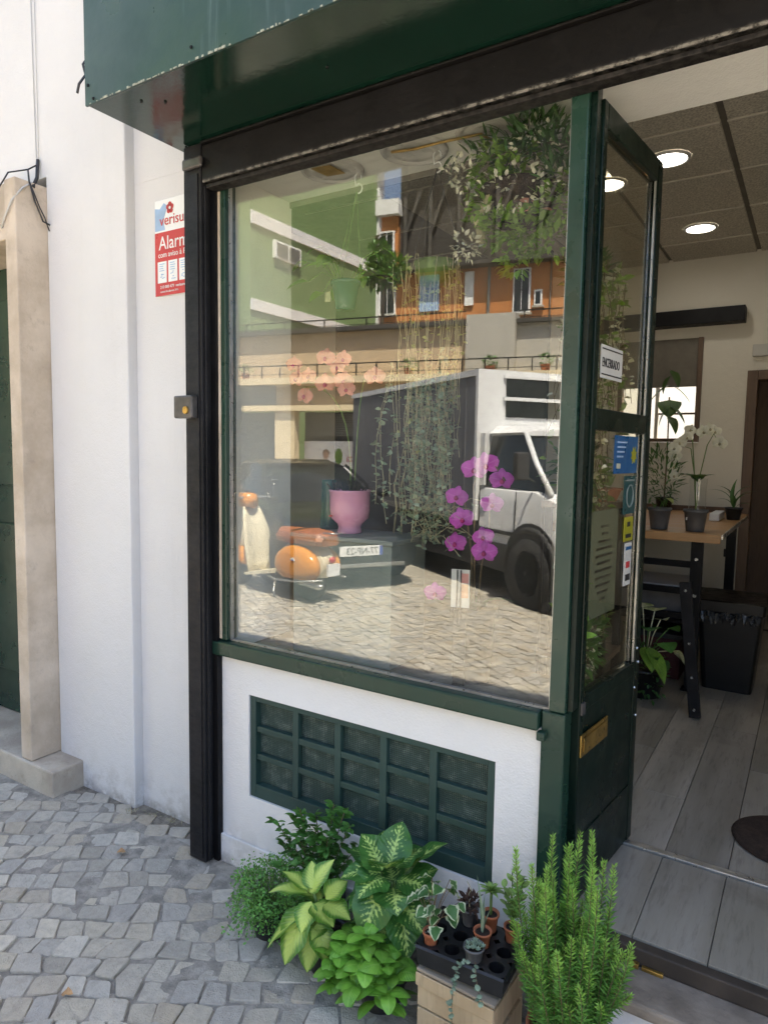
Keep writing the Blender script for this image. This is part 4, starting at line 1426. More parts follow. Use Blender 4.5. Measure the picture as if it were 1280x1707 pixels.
bx = thing('grey_box', 'pale grey storage box on the shelf under the work table', 'box', (-.75, 2.5, .64))
box('body', 'grey_plastic', bx, -.95, -.60, 2.36, 2.75, .6405, .80, .006)
box('lid', 'paper', bx, -.96, -.59, 2.35, 2.76, .8005, .825, .004)
bx = thing('dark_red_box', 'dark red box on the floor under the work table', 'box', (-.7, 2.5, FZ))
box('body', 'dull_red', bx, -.86, -.60, 2.4, 2.8, FZ + .0005, .50, .006)
box('lid', 'ink', bx, -.87, -.59, 2.39, 2.81, .5005, .53, .004)
ls = thing('leaning_steel_leg', 'black perforated steel leg leaning in front of the work table', 'leg', (-.434, 1.83, FZ))
MB().obox(lerp((-.434, 1.825, FZ + .004), (-.515, 1.85, .935), .5), (Vector((-.515, 1.85, .935)) - Vector((-.434, 1.825, FZ + .004))) * .5, 0, .027, .012, (0, 1, 0)).build('bar', 'steel_post', ls, bevel=.002)
for t in (.06, .3, .55, .94):
    p = Vector(lerp((-.434, 1.825, FZ + .004), (-.515, 1.85, .935), t))
    MB().cyl(p + Vector((0, -.0125, 0)), p + Vector((0, -.016, 0)), .007, .006, 10).build('bolt', 'steel_bright', ls)
bn = thing('waste_bin', 'tall black plastic waste bin lined with a bag', 'bin', (-.35, 2.48, FZ))


def rr(cx, cy, hx, hy, z, r=.03):
    out = []
    for sx, sy, a0 in ((1, 1, 0), (-1, 1, 90), (-1, -1, 180), (1, -1, 270)):
        for k in range(4):
            a = math.radians(a0 + k * 30)
            out.append((cx + sx * (hx - r) + r * math.cos(a), cy + sy * (hy - r) + r * math.sin(a), z))
    return out


bin_mat = pm('bin_black', (.004, .004, .0045), .4, 0, .2, 8)
MB().loft([rr(-.352, 2.50, .125, .15, FZ + .001), rr(-.352, 2.50, .16, .19, .70), rr(-.352, 2.50, .175, .205, .715), rr(-.352, 2.50, .178, .208, .77), rr(-.352, 2.50, .165, .195, .775)]).build('body', bin_mat, bn)
m = MB()
for k in range(60):
    x = -.50 + .30 * RND.random()
    m.leaf((x, 2.30, .70 + RND.uniform(0, .03)), (x + RND.gauss(0, .03), 2.285 + RND.uniform(-.006, .004), .64 + RND.uniform(0, .05)), .03, .2, .5, 'ovate', 3, cols=1)
m.build('bag_folds', pm('bag', (.05, .05, .05), .25, 0, .3, 20), bn, kind='stuff')
tag(MB().lathe([(.0, FZ + .001), (.17, FZ + .001), (.175, FZ + .006), (.165, FZ + .012), (.0, FZ + .014)], 40, (-.0, .80, 0), 1.0, 1.0).build('round_mat', 'mat_brown', None, True), 'round dark brown door mat on the wooden floor', 'mat')

p1 = thing('dark_shrub_pot', 'dark leafy shrub in a charcoal pot at the front of the work table', 'plant', (-.725, 2.26, 1.15))
pot('pot', p1, (-.725, 2.26, 1.1505), .045, .058, .12, 'grey_plastic')
m = MB()
spray(m, (-.725, 2.26, 1.44), 320, .14, .05, .22, 'lance', .5, (.75, .75, 1.15), .0)
m.build('foliage', 'l_dark', p1, True, kind='stuff')
MB().leaf((-.68, 2.18, 1.33), (-.64, 2.16, 1.30), .045, .2, .2, 'ovate', 5).build('pale_leaf', 'l_pale', p1, True)
p2 = thing('white_orchid_pot', 'white orchid in a grey pot with a clear sleeve on the work table', 'orchid', (-.54, 2.26, 1.15))
pot('pot', p2, (-.54, 2.26, 1.1505), .046, .058, .12, 'grey_plastic')
MB().box(-.58, -.573, 2.204, 2.2055, 1.215, 1.23).build('label_dot', 'paper', p2)
m = MB()
for pts in ([(-.54, 2.26, 1.25), (-.55, 2.26, 1.42), (-.58, 2.25, 1.60), (-.64, 2.24, 1.62), (-.67, 2.24, 1.5)], [(-.54, 2.26, 1.25), (-.53, 2.26, 1.45), (-.50, 2.25, 1.62), (-.47, 2.24, 1.68), (-.44, 2.24, 1.62)], [(-.54, 2.26, 1.25), (-.56, 2.26, 1.5), (-.58, 2.25, 1.70)]):
    m.tube(pts, .003, 5)
m.build('flower_stem', 'stem', p2, True)
for c in ((-.588, 2.25, 1.70), (-.60, 2.24, 1.66), (-.49, 2.24, 1.705), (-.465, 2.25, 1.69), (-.52, 2.24, 1.69), (-.657, 2.24, 1.559), (-.66, 2.23, 1.60), (-.635, 2.24, 1.63), (-.66, 2.24, 1.50), (-.655, 2.23, 1.45), (-.44, 2.24, 1.63)):
    flower(p2, c, RND.uniform(.032, .042), 'petal_white', (.2 + RND.uniform(-.4, .4), -1, RND.uniform(-.1, .3)), RND.uniform(-.4, .4))
for a in (.2, 1.3, 2.6, 3.5, 4.4, 5.6):
    MB().leaf((-.54, 2.26, 1.42), (-.54 + .09 * math.cos(a), 2.26 + .08 * math.sin(a), 1.46), .06, .3, .2, 'heart', 5).build('leaf', 'l_dark', p2, True)
MB().lathe([(.045, 1.272), (.040, 1.36), (.046, 1.44)], 20, (-.535, 2.26, 0)).build('clear_sleeve', 'clear', p2, True)
p3 = thing('arching_leaf_plant', 'plant with long arching dark leaves at the far right of the work table', 'plant', (-.44, 3.2, 1.15))
pot('pot', p3, (-.44, 3.2, 1.1505), .04, .05, .08, 'black_plastic')
for a, L, h in ((.1, .14, .12), (.5, .13, .16), (2.6, .14, .15), (3.1, .17, .12), (3.6, .12, .06), (1.4, .05, .2), (5.6, .14, .1), (4.2, .1, .12), (0.0, .12, .02)):
    b = Vector((-.44, 3.2, 1.22))
    t = b + Vector((L * math.cos(a), L * math.sin(a) * .6, h))
    MB().leaf(b, t, .028, .5, .25, 'lance', 8).build('leaf', 'l_dark', p3, True)
tag(box('white_tray', 'sign_white', None, -.56, -.50, 3.0, 3.3, 1.1505, 1.20, .006), 'low white tray at the back of the work table', 'tray')
p4 = thing('caladium_plant', 'leafy plant with pale and bright green leaves on the floor behind the door', 'plant', (-.70, 2.0, FZ))
def far(p):
    return Vector((p[0] * 1.296, (p[1] + 1.773) * 1.296 - 1.773, 1.55 - (1.55 - p[2]) * 1.296))


pot('pot', p4, (-.72, 2.03, FZ + .0005), .08, .10, .16, 'black_plastic')
for k, (t, w, mt) in enumerate((((-.50, 1.08, .95), .10, 'l_white'), ((-.56, 1.05, .97), .09, 'l_white'), ((-.47, 1.1, .90), .08, 'l_white'), ((-.42, 1.1, .86), .09, 'l_bush'), ((-.44, 1.06, .78), .10, 'l_bush'), ((-.40, 1.14, .72), .07, 'l_white'), ((-.60, 1.05, .86), .1, 'l_dark'), ((-.52, 1.04, .86), .10, 'l_dark'), ((-.47, 1.12, .66), .09, 'l_dark'))):
    b = Vector((-.72, 2.03, .42))
    t = far(t)
    w = w * 1.25
    mid = b.lerp(t, .7) + Vector((0, 0, .08))
    mm = MB()
    mm.tube([b, b.lerp(mid, .5) + Vector((0, 0, .04)), mid], .003, 5)
    mm.leaf(mid, t, w, .2, .15, 'heart', 6)
    mm.build('leaf', mt, p4, True)
for t in ((-.50, 1.02, .70), (-.455, 1.04, .655)):
    MB().leaf(far((-.545, 1.1, .78)), far(t), .095, .2, .25, 'ovate', 8).build('leaf', 'l_mid', p4, True)
m = MB()
spray(m, (-.68, 1.95, .42), 110, .13, .03, .5, 'ovate', .0, (.7, .7, 1.3), .0)
m.build('undergrowth', 'l_dark', p4, True, kind='stuff')

shf = tag(box('wall_shelf', 'black_metal', None, -1.62, -.50, 3.86, 3.998, 2.55, 2.66, .003), 'long black wall shelf high on the rear shop wall', 'shelf')
rw = thing('rear_window', 'bright rear window with dark blind at the back of the shop', 'window', (-1.09, 4.0, 1.67))
box('frame', 'brown_frame', rw, -.815, -.781, 3.97, 4.05, 1.672, 2.468, .003)
box('frame', 'brown_frame', rw, -1.398, -1.365, 3.97, 4.05, 1.672, 2.468, .003)
box('frame', 'brown_frame', rw, -1.364, -.816, 3.97, 4.05, 1.672, 1.70, .003)
box('blind', 'tbar_dark', rw, -1.364, -.816, 4.0, 4.02, 2.10, 2.468)
box('mullion', 'tbar', rw, -1.11, -1.085, 3.99, 4.03, 1.701, 2.099, .002)
box('crossbar', 'brown_frame', rw, -1.084, -.816, 3.995, 4.02, 1.885, 1.90, .001)
box('pane', 'clear', rw, -1.364, -.816, 4.035, 4.04, 1.701, 2.099)
ep = thing('rubber_plant', 'large dark leaved plant silhouetted in front of the rear window', 'plant', (-.96, 3.7, 1.15))
pot('pot', ep, (-.96, 3.72, 1.1505), .05, .06, .1, 'black_plastic')
MB().tube([(-.96, 3.72, 1.24), (-.955, 3.72, 1.6), (-.96, 3.72, 2.0)], .006, 6).build('stem', 'stem_brown', ep, True)
for t, w in (((-.90, 3.70, 1.72), .14), ((-.84, 3.7, 1.80), .10), ((-1.02, 3.7, 1.78), .13), ((-.95, 3.68, 1.84), .17), ((-1.0, 3.7, 2.02), .14), ((-.90, 3.7, 2.06), .13), ((-.81, 3.70, 1.95), .05), ((-1.1, 3.7, 1.95), .12)):
    MB().leaf((-.957, 3.72, t[2] + .14), t, w, .15, .12, 'heart', 6).build('leaf', 'l_dark', ep, True)
tag(box('emergency_light', 'paper', None, -.445, -.20, 3.955, 3.998, 2.30, 2.385, .004), 'small white box light above the rear doorway', 'light box')
rd = thing('rear_door_frame', 'brown wooden door frame at the rear of the shop', 'door frame', (-.4, 4.0, FZ))
box('jamb', 'brown_frame', rd, -.47, -.40, 3.975, 4.12, FZ, 2.20, .004)
box('jamb', 'brown_frame', rd, .45, .51, 3.975, 4.12, FZ, 2.20, .004)
box('head', 'brown_frame', rd, -.3995, .4495, 3.975, 4.12, 2.13, 2.20, .004)
box('socket', 'black_plastic', rd, -.56, -.51, 3.98, 3.999, .80, .86, .003)
tag(box('courtyard_wall', 'white_plain', None, -5, 1.2, 8.0, 8.2, -.05, 4.5), 'white courtyard wall seen through the rear window', 'wall')

# ================================================================== PLANTS ON THE PAVEMENT
pa = thing('curly_parsley', 'feathery green herb at the left end of the plant group', 'plant', (-1.40, -.22, 0))
pot('pot', pa, (-1.40, -.20, .0), .05, .062, .09, 'black_plastic')
s1, l1 = MB(), MB()
for k in range(230):
    a = RND.uniform(0, 6.3)
    e = RND.random() ** .5
    b = Vector((-1.40 + .03 * math.cos(a), -.20 + .03 * math.sin(a), .08))
    t = b + Vector((.105 * e * math.cos(a), .10 * e * math.sin(a), RND.uniform(.02, .14) - .04 * e))
    s1.tube([b, b.lerp(t, .5) + Vector((0, 0, .03)), t], .0009, 4, False)
    for j in range(16):
        q = t + Vector((RND.gauss(0, .013), RND.gauss(0, .013), RND.gauss(0, .012)))
        d = Vector((RND.gauss(0, 1), RND.gauss(0, 1), RND.gauss(.4, .6))).normalized() * RND.uniform(.006, .014)
        l1.t0 = RND.random()
        l1.blade(q, q + d, .008)
s1.build('stems', 'stem', pa, kind='stuff')
l1.build('leaflets', 'l_parsley', pa, kind='stuff')

bu = thing('leafy_shrub', 'small leaved green shrub at the back of the plant group by the vent', 'plant', (-1.28, -.07, 0))
pot('pot', bu, (-1.28, -.08, .0), .055, .068, .11, 'black_plastic')
s1, l1 = MB(), MB()
tips = [(-1.458, -.125, .33), (-1.40, -.09, .35), (-1.374, -.088, .37), (-1.33, -.06, .36), (-1.27, -.04, .40), (-1.222, -.04, .40), (-1.42, -.12, .26), (-1.36, -.12, .30), (-1.30, -.1, .33), (-1.19, -.06, .36), (-1.25, -.1, .32), (-1.40, -.15, .20), (-1.16, -.05, .30), (-1.32, -.15, .25)]
for t in tips:
    b, t = Vector((-1.28, -.08, .09)), Vector(t)
    c = Vector((b.x * .5 + t.x * .5, b.y * .5 + t.y * .5, t.z * .75))
    pts = [b.lerp(c, i / 10).lerp(c.lerp(t, i / 10), i / 10) for i in range(11)]
    s1.tube(pts, .0016, 4, False)
    for i in range(3, 11):
        for sgn in (-1, 1):
            for q in range(3):
                p = pts[i - 1].lerp(pts[i], RND.random())
                d = Vector((sgn * RND.uniform(.4, 1), RND.uniform(-1, .3), RND.uniform(-.2, .7))).normalized()
                L = RND.uniform(.024, .042)
                l1.t0 = RND.random()
                l1.leaf(p, p + d * L, L * .55, .1, .25, 'ovate', 4, RND.uniform(-.5, .5), cols=1)
s1.build('stems', 'stem_brown', bu, kind='stuff')
l1.build('leaves', 'l_bush', bu, True, kind='stuff')

de = thing('cream_dieffenbachia', 'potted plant with broad cream centred leaves in front of the vent', 'plant', (-1.18, -.25, 0))
pot('pot', de, (-1.16, -.22, .0), .05, .065, .11, 'black_plastic')
m = MB()
for p in ((-1.19, -.25, .25), (-1.17, -.24, .22), (-1.15, -.24, .2)):
    m.tube([(-1.16, -.22, .09), lerp((-1.16, -.22, .09), p, .6), p], .005, 6)
m.build('stalk', 'stem', de, True)
for b, t, w, ar in (((-1.19, -.265, .25), (-1.148, -.20, .335), .060, .12), ((-1.195, -.27, .25), (-1.312, -.31, .23), .058, .22), ((-1.195, -.27, .26), (-1.29, -.272, .285), .048, .15),
                    ((-1.182, -.275, .215), (-1.212, -.352, .07), .092, .16), ((-1.20, -.27, .19), (-1.284, -.347, .085), .062, .15), ((-1.175, -.275, .225), (-1.095, -.275, .185), .085, .22),
                    ((-1.165, -.275, .16), (-1.159, -.315, .045), .060, .12), ((-1.18, -.26, .26), (-1.225, -.212, .31), .05, .1), ((-1.15, -.25, .22), (-1.06, -.24, .20), .06, .2),
                    ((-1.16, -.27, .17), (-1.10, -.30, .09), .06, .15), ((-1.19, -.25, .23), (-1.27, -.22, .20), .06, .2), ((-1.17, -.25, .2), (-1.24, -.31, .13), .06, .2), ((-1.15, -.24, .23), (-1.12, -.17, .26), .06, .2), ((-1.18, -.27, .23), (-1.17, -.33, .17), .055, .2)):
    mm = MB()
    mm.leaf(b, t, w * 1.35, ar, .16, 'ovate', 10, RND.uniform(-.15, .15), .07, 3)
    mm.build('leaf', 'l_cream', de, True)

sp = thing('spotted_dieffenbachia', 'potted plant with large dark green leaves flecked with white', 'plant', (-1.02, -.12, 0))
pot('pot', sp, (-1.01, -.11, .0), .06, .075, .13, 'black_plastic')
m = MB()
for p in ((-1.04, -.12, .30), (-1.0, -.11, .27), (-1.02, -.14, .22), (-.98, -.12, .24)):
    m.tube([(-1.01, -.11, .11), lerp((-1.01, -.11, .11), p, .6), p], .006, 6)
m.build('stalk', 'stem', sp, True)
for b, t, w, ar in (((-1.045, -.13, .30), (-1.124, -.115, .365), .075, .2), ((-1.03, -.11, .31), (-1.047, -.03, .385), .07, .15), ((-.99, -.10, .29), (-.905, -.035, .37), .075, .15),
                    ((-1.0, -.12, .28), (-.900, -.11, .275), .075, .25), ((-.985, -.14, .25), (-.928, -.19, .14), .075, .15), ((-1.05, -.13, .29), (-1.14, -.182, .275), .065, .25),
                    ((-1.05, -.14, .27), (-1.096, -.21, .22), .06, .2), ((-1.02, -.15, .28), (-1.034, -.235, .18), .085, .25), ((-1.01, -.11, .31), (-.965, -.04, .34), .08, .2),
                    ((-1.03, -.125, .31), (-1.01, -.17, .35), .07, .25), ((-1.03, -.14, .29), (-1.06, -.22, .27), .085, .25), ((-1.0, -.14, .27), (-.955, -.2, .25), .08, .25), ((-.99, -.13, .24), (-.90, -.17, .20), .07, .2),
                    ((-1.06, -.10, .28), (-1.17, -.10, .30), .07, .2), ((-1.05, -.12, .24), (-1.14, -.17, .18), .07, .2), ((-.99, -.10, .22), (-.93, -.06, .24), .07, .2), ((-1.0, -.10, .2), (-.90, -.10, .17), .07, .2), ((-1.03, -.09, .24), (-1.08, -.04, .26), .07, .2), ((-1.06, -.12, .2), (-1.16, -.13, .17), .07, .2), ((-1.0, -.14, .2), (-1.0, -.21, .14), .07, .2), ((-.97, -.1, .27), (-.92, -.05, .30), .065, .2), ((-1.06, -.08, .30), (-1.10, -.04, .35), .065, .2)):
    mm = MB()
    b, t = Vector(b) + Vector((.025, -.005, .01)), Vector(b).lerp(Vector(t), 1.2) + Vector((.03, -.005, .01))
    t.y = min(t.y, -.015)
    mm.leaf(b, t, w * 1.55, ar, .16, 'ovate', 10, RND.uniform(-.25, .25), .10, 3)
    mm.build('leaf', 'l_spot', sp, True)

for k in range(20):
    a = RND.uniform(2.4, 6.6)
    b = Vector((-1.0 + RND.uniform(-.04, .04), -.13 + RND.uniform(-.03, .02), RND.uniform(.12, .24)))
    L = RND.uniform(.08, .125)
    t = b + Vector((L * math.cos(a), L * .75 * math.sin(a), RND.uniform(-.05, .04)))
    t.y = min(t.y, -.02)
    MB().leaf(b, t, L * RND.uniform(.5, .72), RND.uniform(.15, .3), .15, 'ovate', 8, RND.uniform(-.5, .5), .12, 3).build('leaf', 'l_spot', sp, True)
for k in range(9):
    a = RND.uniform(2.4, 5.4)
    b = Vector((-1.17, -.24, RND.uniform(.12, .22)))
    L = RND.uniform(.07, .11)
    MB().leaf(b, b + Vector((L * math.cos(a), L * .8 * math.sin(a), RND.uniform(-.05, .02))), L * .6, .2, .15, 'ovate', 8, RND.uniform(-.4, .4), .08, 3).build('leaf', 'l_cream', de, True)

ba = thing('basil_plant', 'bright green basil in a black plastic pot at the front of the plant group', 'plant', (-.97, -.25, 0))
pot('pot', ba, (-.955, -.235, .0), .055, .075, .10, 'black_plastic')
m = MB()
heads = []
for k in range(27):
    a = k * 2.4
    r = .0165 * math.sqrt(k)
    h = Vector((-.985 + r * 1.25 * math.cos(a), -.272 + r * math.sin(a), .205 - r * 1.15 + RND.uniform(-.015, .015)))
    heads.append(h)
    m.tube([(-.955 + (h.x + .955) * .4, -.235 + (h.y + .235) * .4, .09), h], .0022, 5)
m.build('stems', 'stem', ba, True)
for h in heads:
    a0 = RND.uniform(0, 6.3)
    for q in range(4):
        a = a0 + q * 1.57 + RND.uniform(-.25, .25)
        L = RND.uniform(.046, .074)
        up = RND.uniform(-.25, .45)
        t = h + Vector((L * math.cos(a), L * math.sin(a), L * up))
        MB().leaf(h, t, L * .70, .38, -.2, 'oval', 8, RND.uniform(-.3, .3), 0, 2).build('leaf', 'l_basil', ba, True)
    for q in range(2):
        a = RND.uniform(0, 6.3)
        t = h + Vector((.014 * math.cos(a), .014 * math.sin(a), .018))
        MB().leaf(h + Vector((0, 0, .004)), t, .015, .2, -.3, 'ovate', 4, 0, 0, 1).build('young_leaf', 'l_basil', ba, True)
    for q in range(2):
        a = RND.uniform(0, 6.3)
        b = h - Vector((0, 0, RND.uniform(.03, .06)))
        L = RND.uniform(.045, .068)
        MB().leaf(b, b + Vector((L * math.cos(a), L * math.sin(a), -.012)), L * .66, .32, -.18, 'oval', 7, RND.uniform(-.4, .4), 0, 2).build('leaf', 'l_basil', ba, True)

# ------------------------------------------------ crate and plug tray
CR = -.03
cr = thing('wooden_crate', 'small upturned wooden crate of pale slats under the seedling tray', 'crate', (-.70, -.19, 0), CR)


def cbox(name, mat, x0, x1, y0, y1, z0, z1, b=.0015):
    return MB().box(x0, x1, y0, y1, z0, z1).build(name, mat, cr, bevel=b, world=False)


for k in range(2):
    cbox('front_board', 'crate_wood', -.108, .108, -.098, -.088, .004 + k * .088, .086 + k * .088)
    cbox('back_board', 'crate_wood', -.108, .108, .088, .098, .004 + k * .088, .086 + k * .088)
    cbox('side_board', 'crate_wood', .0985, .108, -.0875, .0875, .010 + k * .088, .080 + k * .088)
    cbox('side_board', 'crate_wood', -.108, -.0985, -.0875, .0875, .010 + k * .088, .080 + k * .088)
for sx in (-1, 1):
    for sy in (-1, 1):
        cbox('corner_block', 'crate_wood', sx * .089 - .009, sx * .089 + .009, sy * .077 - .009, sy * .077 + .009, .002, .178)
cbox('front_cleat', 'crate_wood', -.112, .112, -.1035, -.0985, .150, .185)
for k in range(4):
    y = -.098 + k * .05
    cbox('top_slat', 'crate_top', -.112, .112, y, y + .042, .1855, .194)
cbox('top_cleat', 'black_plastic', -.09, -.075, -.08, .08, .1945, .199)
tr_ = thing('seedling_tray', 'black plastic seedling tray with round cells on the crate', 'tray', (-.70, -.195, .20), .05)
TW, TD = .122, .088


def tray():
    mb = MB()
    r, n = .0205, 16
    xs = [-.092 + k * .0613 for k in range(4)]
    ys = [-.058 + k * .058 for k in range(3)]
    H = .062
    # top sheet: cells of quads around every hole
    cw_, ch_ = TW * 2 / 4, TD * 2 / 3
    for i in range(4):
        for j in range(3):
            x0, y0 = -TW + i * cw_, -TD + j * ch_
            cx_, cy_ = x0 + cw_ / 2, y0 + ch_ / 2
            ring, sq = [], []
            for k in range(n):
                a = 2 * math.pi * k / n + math.pi / n
                c, s = math.cos(a), math.sin(a)
                ring.append((cx_ + r * c, cy_ + r * s, H))
                m_ = max(abs(c), abs(s))
                sq.append((cx_ + c / m_ * cw_ / 2, cy_ + s / m_ * ch_ / 2, H))
            v = sq + ring + [(x, y, H - .05) for x, y, z in ring]
            f = [(k, (k + 1) % n, n + (k + 1) % n, n + k) for k in range(n)]
            f += [(n + k, n + (k + 1) % n, 2 * n + (k + 1) % n, 2 * n + k) for k in range(n)]
            f.append(tuple(2 * n + k for k in range(n)))
            mb.add(v, f)
    return mb


tray().build('cell_sheet', 'black_plastic', tr_, world=False)
m = MB()
for a, b in (((-TW, -TD), (TW, -TD)), ((TW, -TD), (TW, TD)), ((TW, TD), (-TW, TD)), ((-TW, TD), (-TW, -TD))):
    dx, dy = b[0] - a[0], b[1] - a[1]
    L = math.hypot(dx, dy)
    ox, oy = dy / L, -dx / L
    m.add([(a[0] * .95, a[1] * .95, .006), (b[0] * .95, b[1] * .95, .006), (b[0], b[1], .062), (a[0], a[1], .062), (a[0] + ox * .006, a[1] + oy * .006, .058), (b[0] + ox * .006, b[1] + oy * .006, .058)], [(0, 1, 2, 3), (3, 2, 5, 4)])
m.build('skirt', 'black_plastic', tr_, world=False)
sm_ = tr_
TC, TA = Vector((-.70, -.195, 0)), Matrix.Rotation(.05, 3, 'Z')


def cell(i, j):
    p = TA @ Vector((-TW + (i + .5) * TW / 2, -TD + (j + .5) * TD * 2 / 3, 0)) + TC
    return p.x, p.y


def smallpot(name, label, i, j, mat, dz=.0, lift=.02, r=.020, h=.05):
    x, y = cell(i, j)
    lift += .018
    o = thing(name, label, 'potted plant', (x, y, .262 - h + lift))
    pot('pot', o, (x, y, .262 - h + lift), r * .72, r * .95, h, mat, .003)
    return o, Vector((x, y, .262 + lift - .005))


o, c = smallpot('ivy_pot', 'small terracotta coloured pot of cream edged ivy on the tray corner', 0, 0, 'terracotta', lift=.012)
s1 = MB()
for k in range(22):
    a = RND.uniform(0, 6.3)
    t = c + Vector((RND.uniform(.01, .06) * math.cos(a) + .012, RND.uniform(.0, .05) * math.sin(a) + .015, RND.uniform(.04, .15)))
    s1.tube([c, c.lerp(t, .5) + Vector((0, 0, .015)), t], .0011, 4)
    d = Vector((math.cos(a), math.sin(a) - .5, RND.uniform(-1.0, -.1))).normalized()
    L = RND.uniform(.028, .045)
    MB().leaf(t, t + d * L, L * .95, .15, .2, 'heart', 5, RND.uniform(-.5, .5), .25, 2).build('leaf', 'l_ivy', o, True)
s1.build('stems', 'stem_brown', o)
m = MB()
spray(m, c, 26, .014, .006, .9, 'ovate', .5, (1, 1, .3), .0, 2)
m.build('gravel', 'petal_white', o, kind='stuff')
o, c = smallpot('bark_pot', 'small pale pot of dark bark chips with a bare twig on the tray', 1, 2, 'grey_plastic', lift=.03, r=.024)
m = MB()
spray(m, c + Vector((0, 0, .012)), 60, .026, .022, .5, 'ovate', .3, (1, 1, .8), .0, 3)
m.build('bark', pm('bark', (.06, .03, .02), .8, 0, .5, 60), o, kind='stuff')
MB().tube([c, c + Vector((-.004, 0, .04)), c + Vector((.006, -.004, .06)), c + Vector((-.01, 0, .075))], .0012, 4).build('twig', 'straw', o)
o, c = smallpot('spike_succulent', 'small terracotta pot with stiff upright spikes in the middle of the tray', 2, 1, 'terracotta', lift=.022, r=.023)
for k, (dx, dy, h) in enumerate(((-.012, 0, .15), (.0, .004, .10), (.006, -.006, .08), (-.004, -.006, .12), (.01, .004, .065))):
    b = c + Vector((dx * .3, dy * .5, 0))
    MB().leaf(b, c + Vector((dx * 1.7, dy * 2, h)), .011, .05, .6, 'blade', 6, RND.uniform(-.4, .4), 0, 1).build('spike', 'l_grey', o, True)
o, c = smallpot('rosette_succulent', 'yellow green rosette succulent at the back of the tray', 2, 2, 'terracotta', lift=.035, r=.022)
for k in range(22):
    a = k * 2.4
    e = .25 + .75 * k / 22
    b = c + Vector((0, 0, .06))
    MB().leaf(b, b + Vector((.05 * e * math.cos(a), .042 * e * math.sin(a), .03 * (1.2 - e))), .013, .25, .25, 'lance', 5, 0, 0, 1).build('leaf', 'l_succ', o, True)
MB().tube([c, c + Vector((0, 0, .06))], .004, 6).build('stalk', 'stem', o)
o, c = smallpot('jade_succulent', 'upright succulent with small round leaves at the right of the tray', 3, 2, 'terracotta', lift=.02, r=.021)
s1 = MB()
for k in range(7):
    a = RND.uniform(0, 6.3)
    t = c + Vector((.028 * math.cos(a), .022 * math.sin(a), RND.uniform(.08, .155)))
    s1.tube([c, c.lerp(t, .5) + Vector((0, 0, .01)), t], .0018, 5)
    for q in range(9):
        p = c.lerp(t, .3 + .7 * q / 8)
        d = Vector((math.cos(q * 2.2 + a), math.sin(q * 2.2 + a), .5)).normalized()
        MB().leaf(p, p + d * .023, .017, .2, -.2, 'round', 4, 0, 0, 1).build('leaf', 'l_succ', o, True)
s1.build('stems', 'stem', o)
o, c = smallpot('pebble_succulent', 'small grey pot of tiny striped succulents at the front of the tray', 2, 0, 'grey_plastic', lift=.018, r=.026)
m = MB()
for k in range(9):
    a = k * 2.4
    q = c + Vector((.005 * math.sqrt(k) * 1.5 * math.cos(a), .005 * math.sqrt(k) * 1.5 * math.sin(a), .0))
    for e in range(7):
        b = e * .9
        m.t0 = RND.random()
        m.leaf(q, q + Vector((.010 * math.cos(b), .010 * math.sin(b), .010)), .006, .1, .4, 'lance', 3, 0, 0, 1)
m.build('rosettes', 'l_grey', o, True, kind='stuff')
sh = thing('trailing_hearts', 'string of round grey green leaves trailing from the tray down the crate', 'plant', (-.70, -.30, .26))
s1 = MB()
path = [(-.675, -.262, .268), (-.688, -.292, .262), (-.694, -.307, .235), (-.697, -.308, .205), (-.700, -.306, .15), (-.699, -.304, .09), (-.702, -.305, .03)]
path2 = [(-.655, -.268, .268), (-.640, -.298, .255), (-.628, -.306, .225), (-.615, -.307, .20)]
for pth, n in ((path, 26), (path2, 9)):
    s1.tube(pth, .0011, 4)
    for k in range(n):
        t = (k + .5) / n * (len(pth) - 1)
        a = int(t)
        p = Vector(lerp(pth[a], pth[a + 1], t - a))
        d = Vector((RND.uniform(-1, 1), RND.uniform(-.9, -.3), RND.uniform(-.4, .4))).normalized()
        L = RND.uniform(.009, .016)
        MB().leaf(p, p + d * L, L * 1.05, .2, -.2, 'round', 4, RND.uniform(-.5, .5), 0, 1).build('leaf', 'l_grey', sh, True)
s1.build('stems', 'stem_brown', sh)

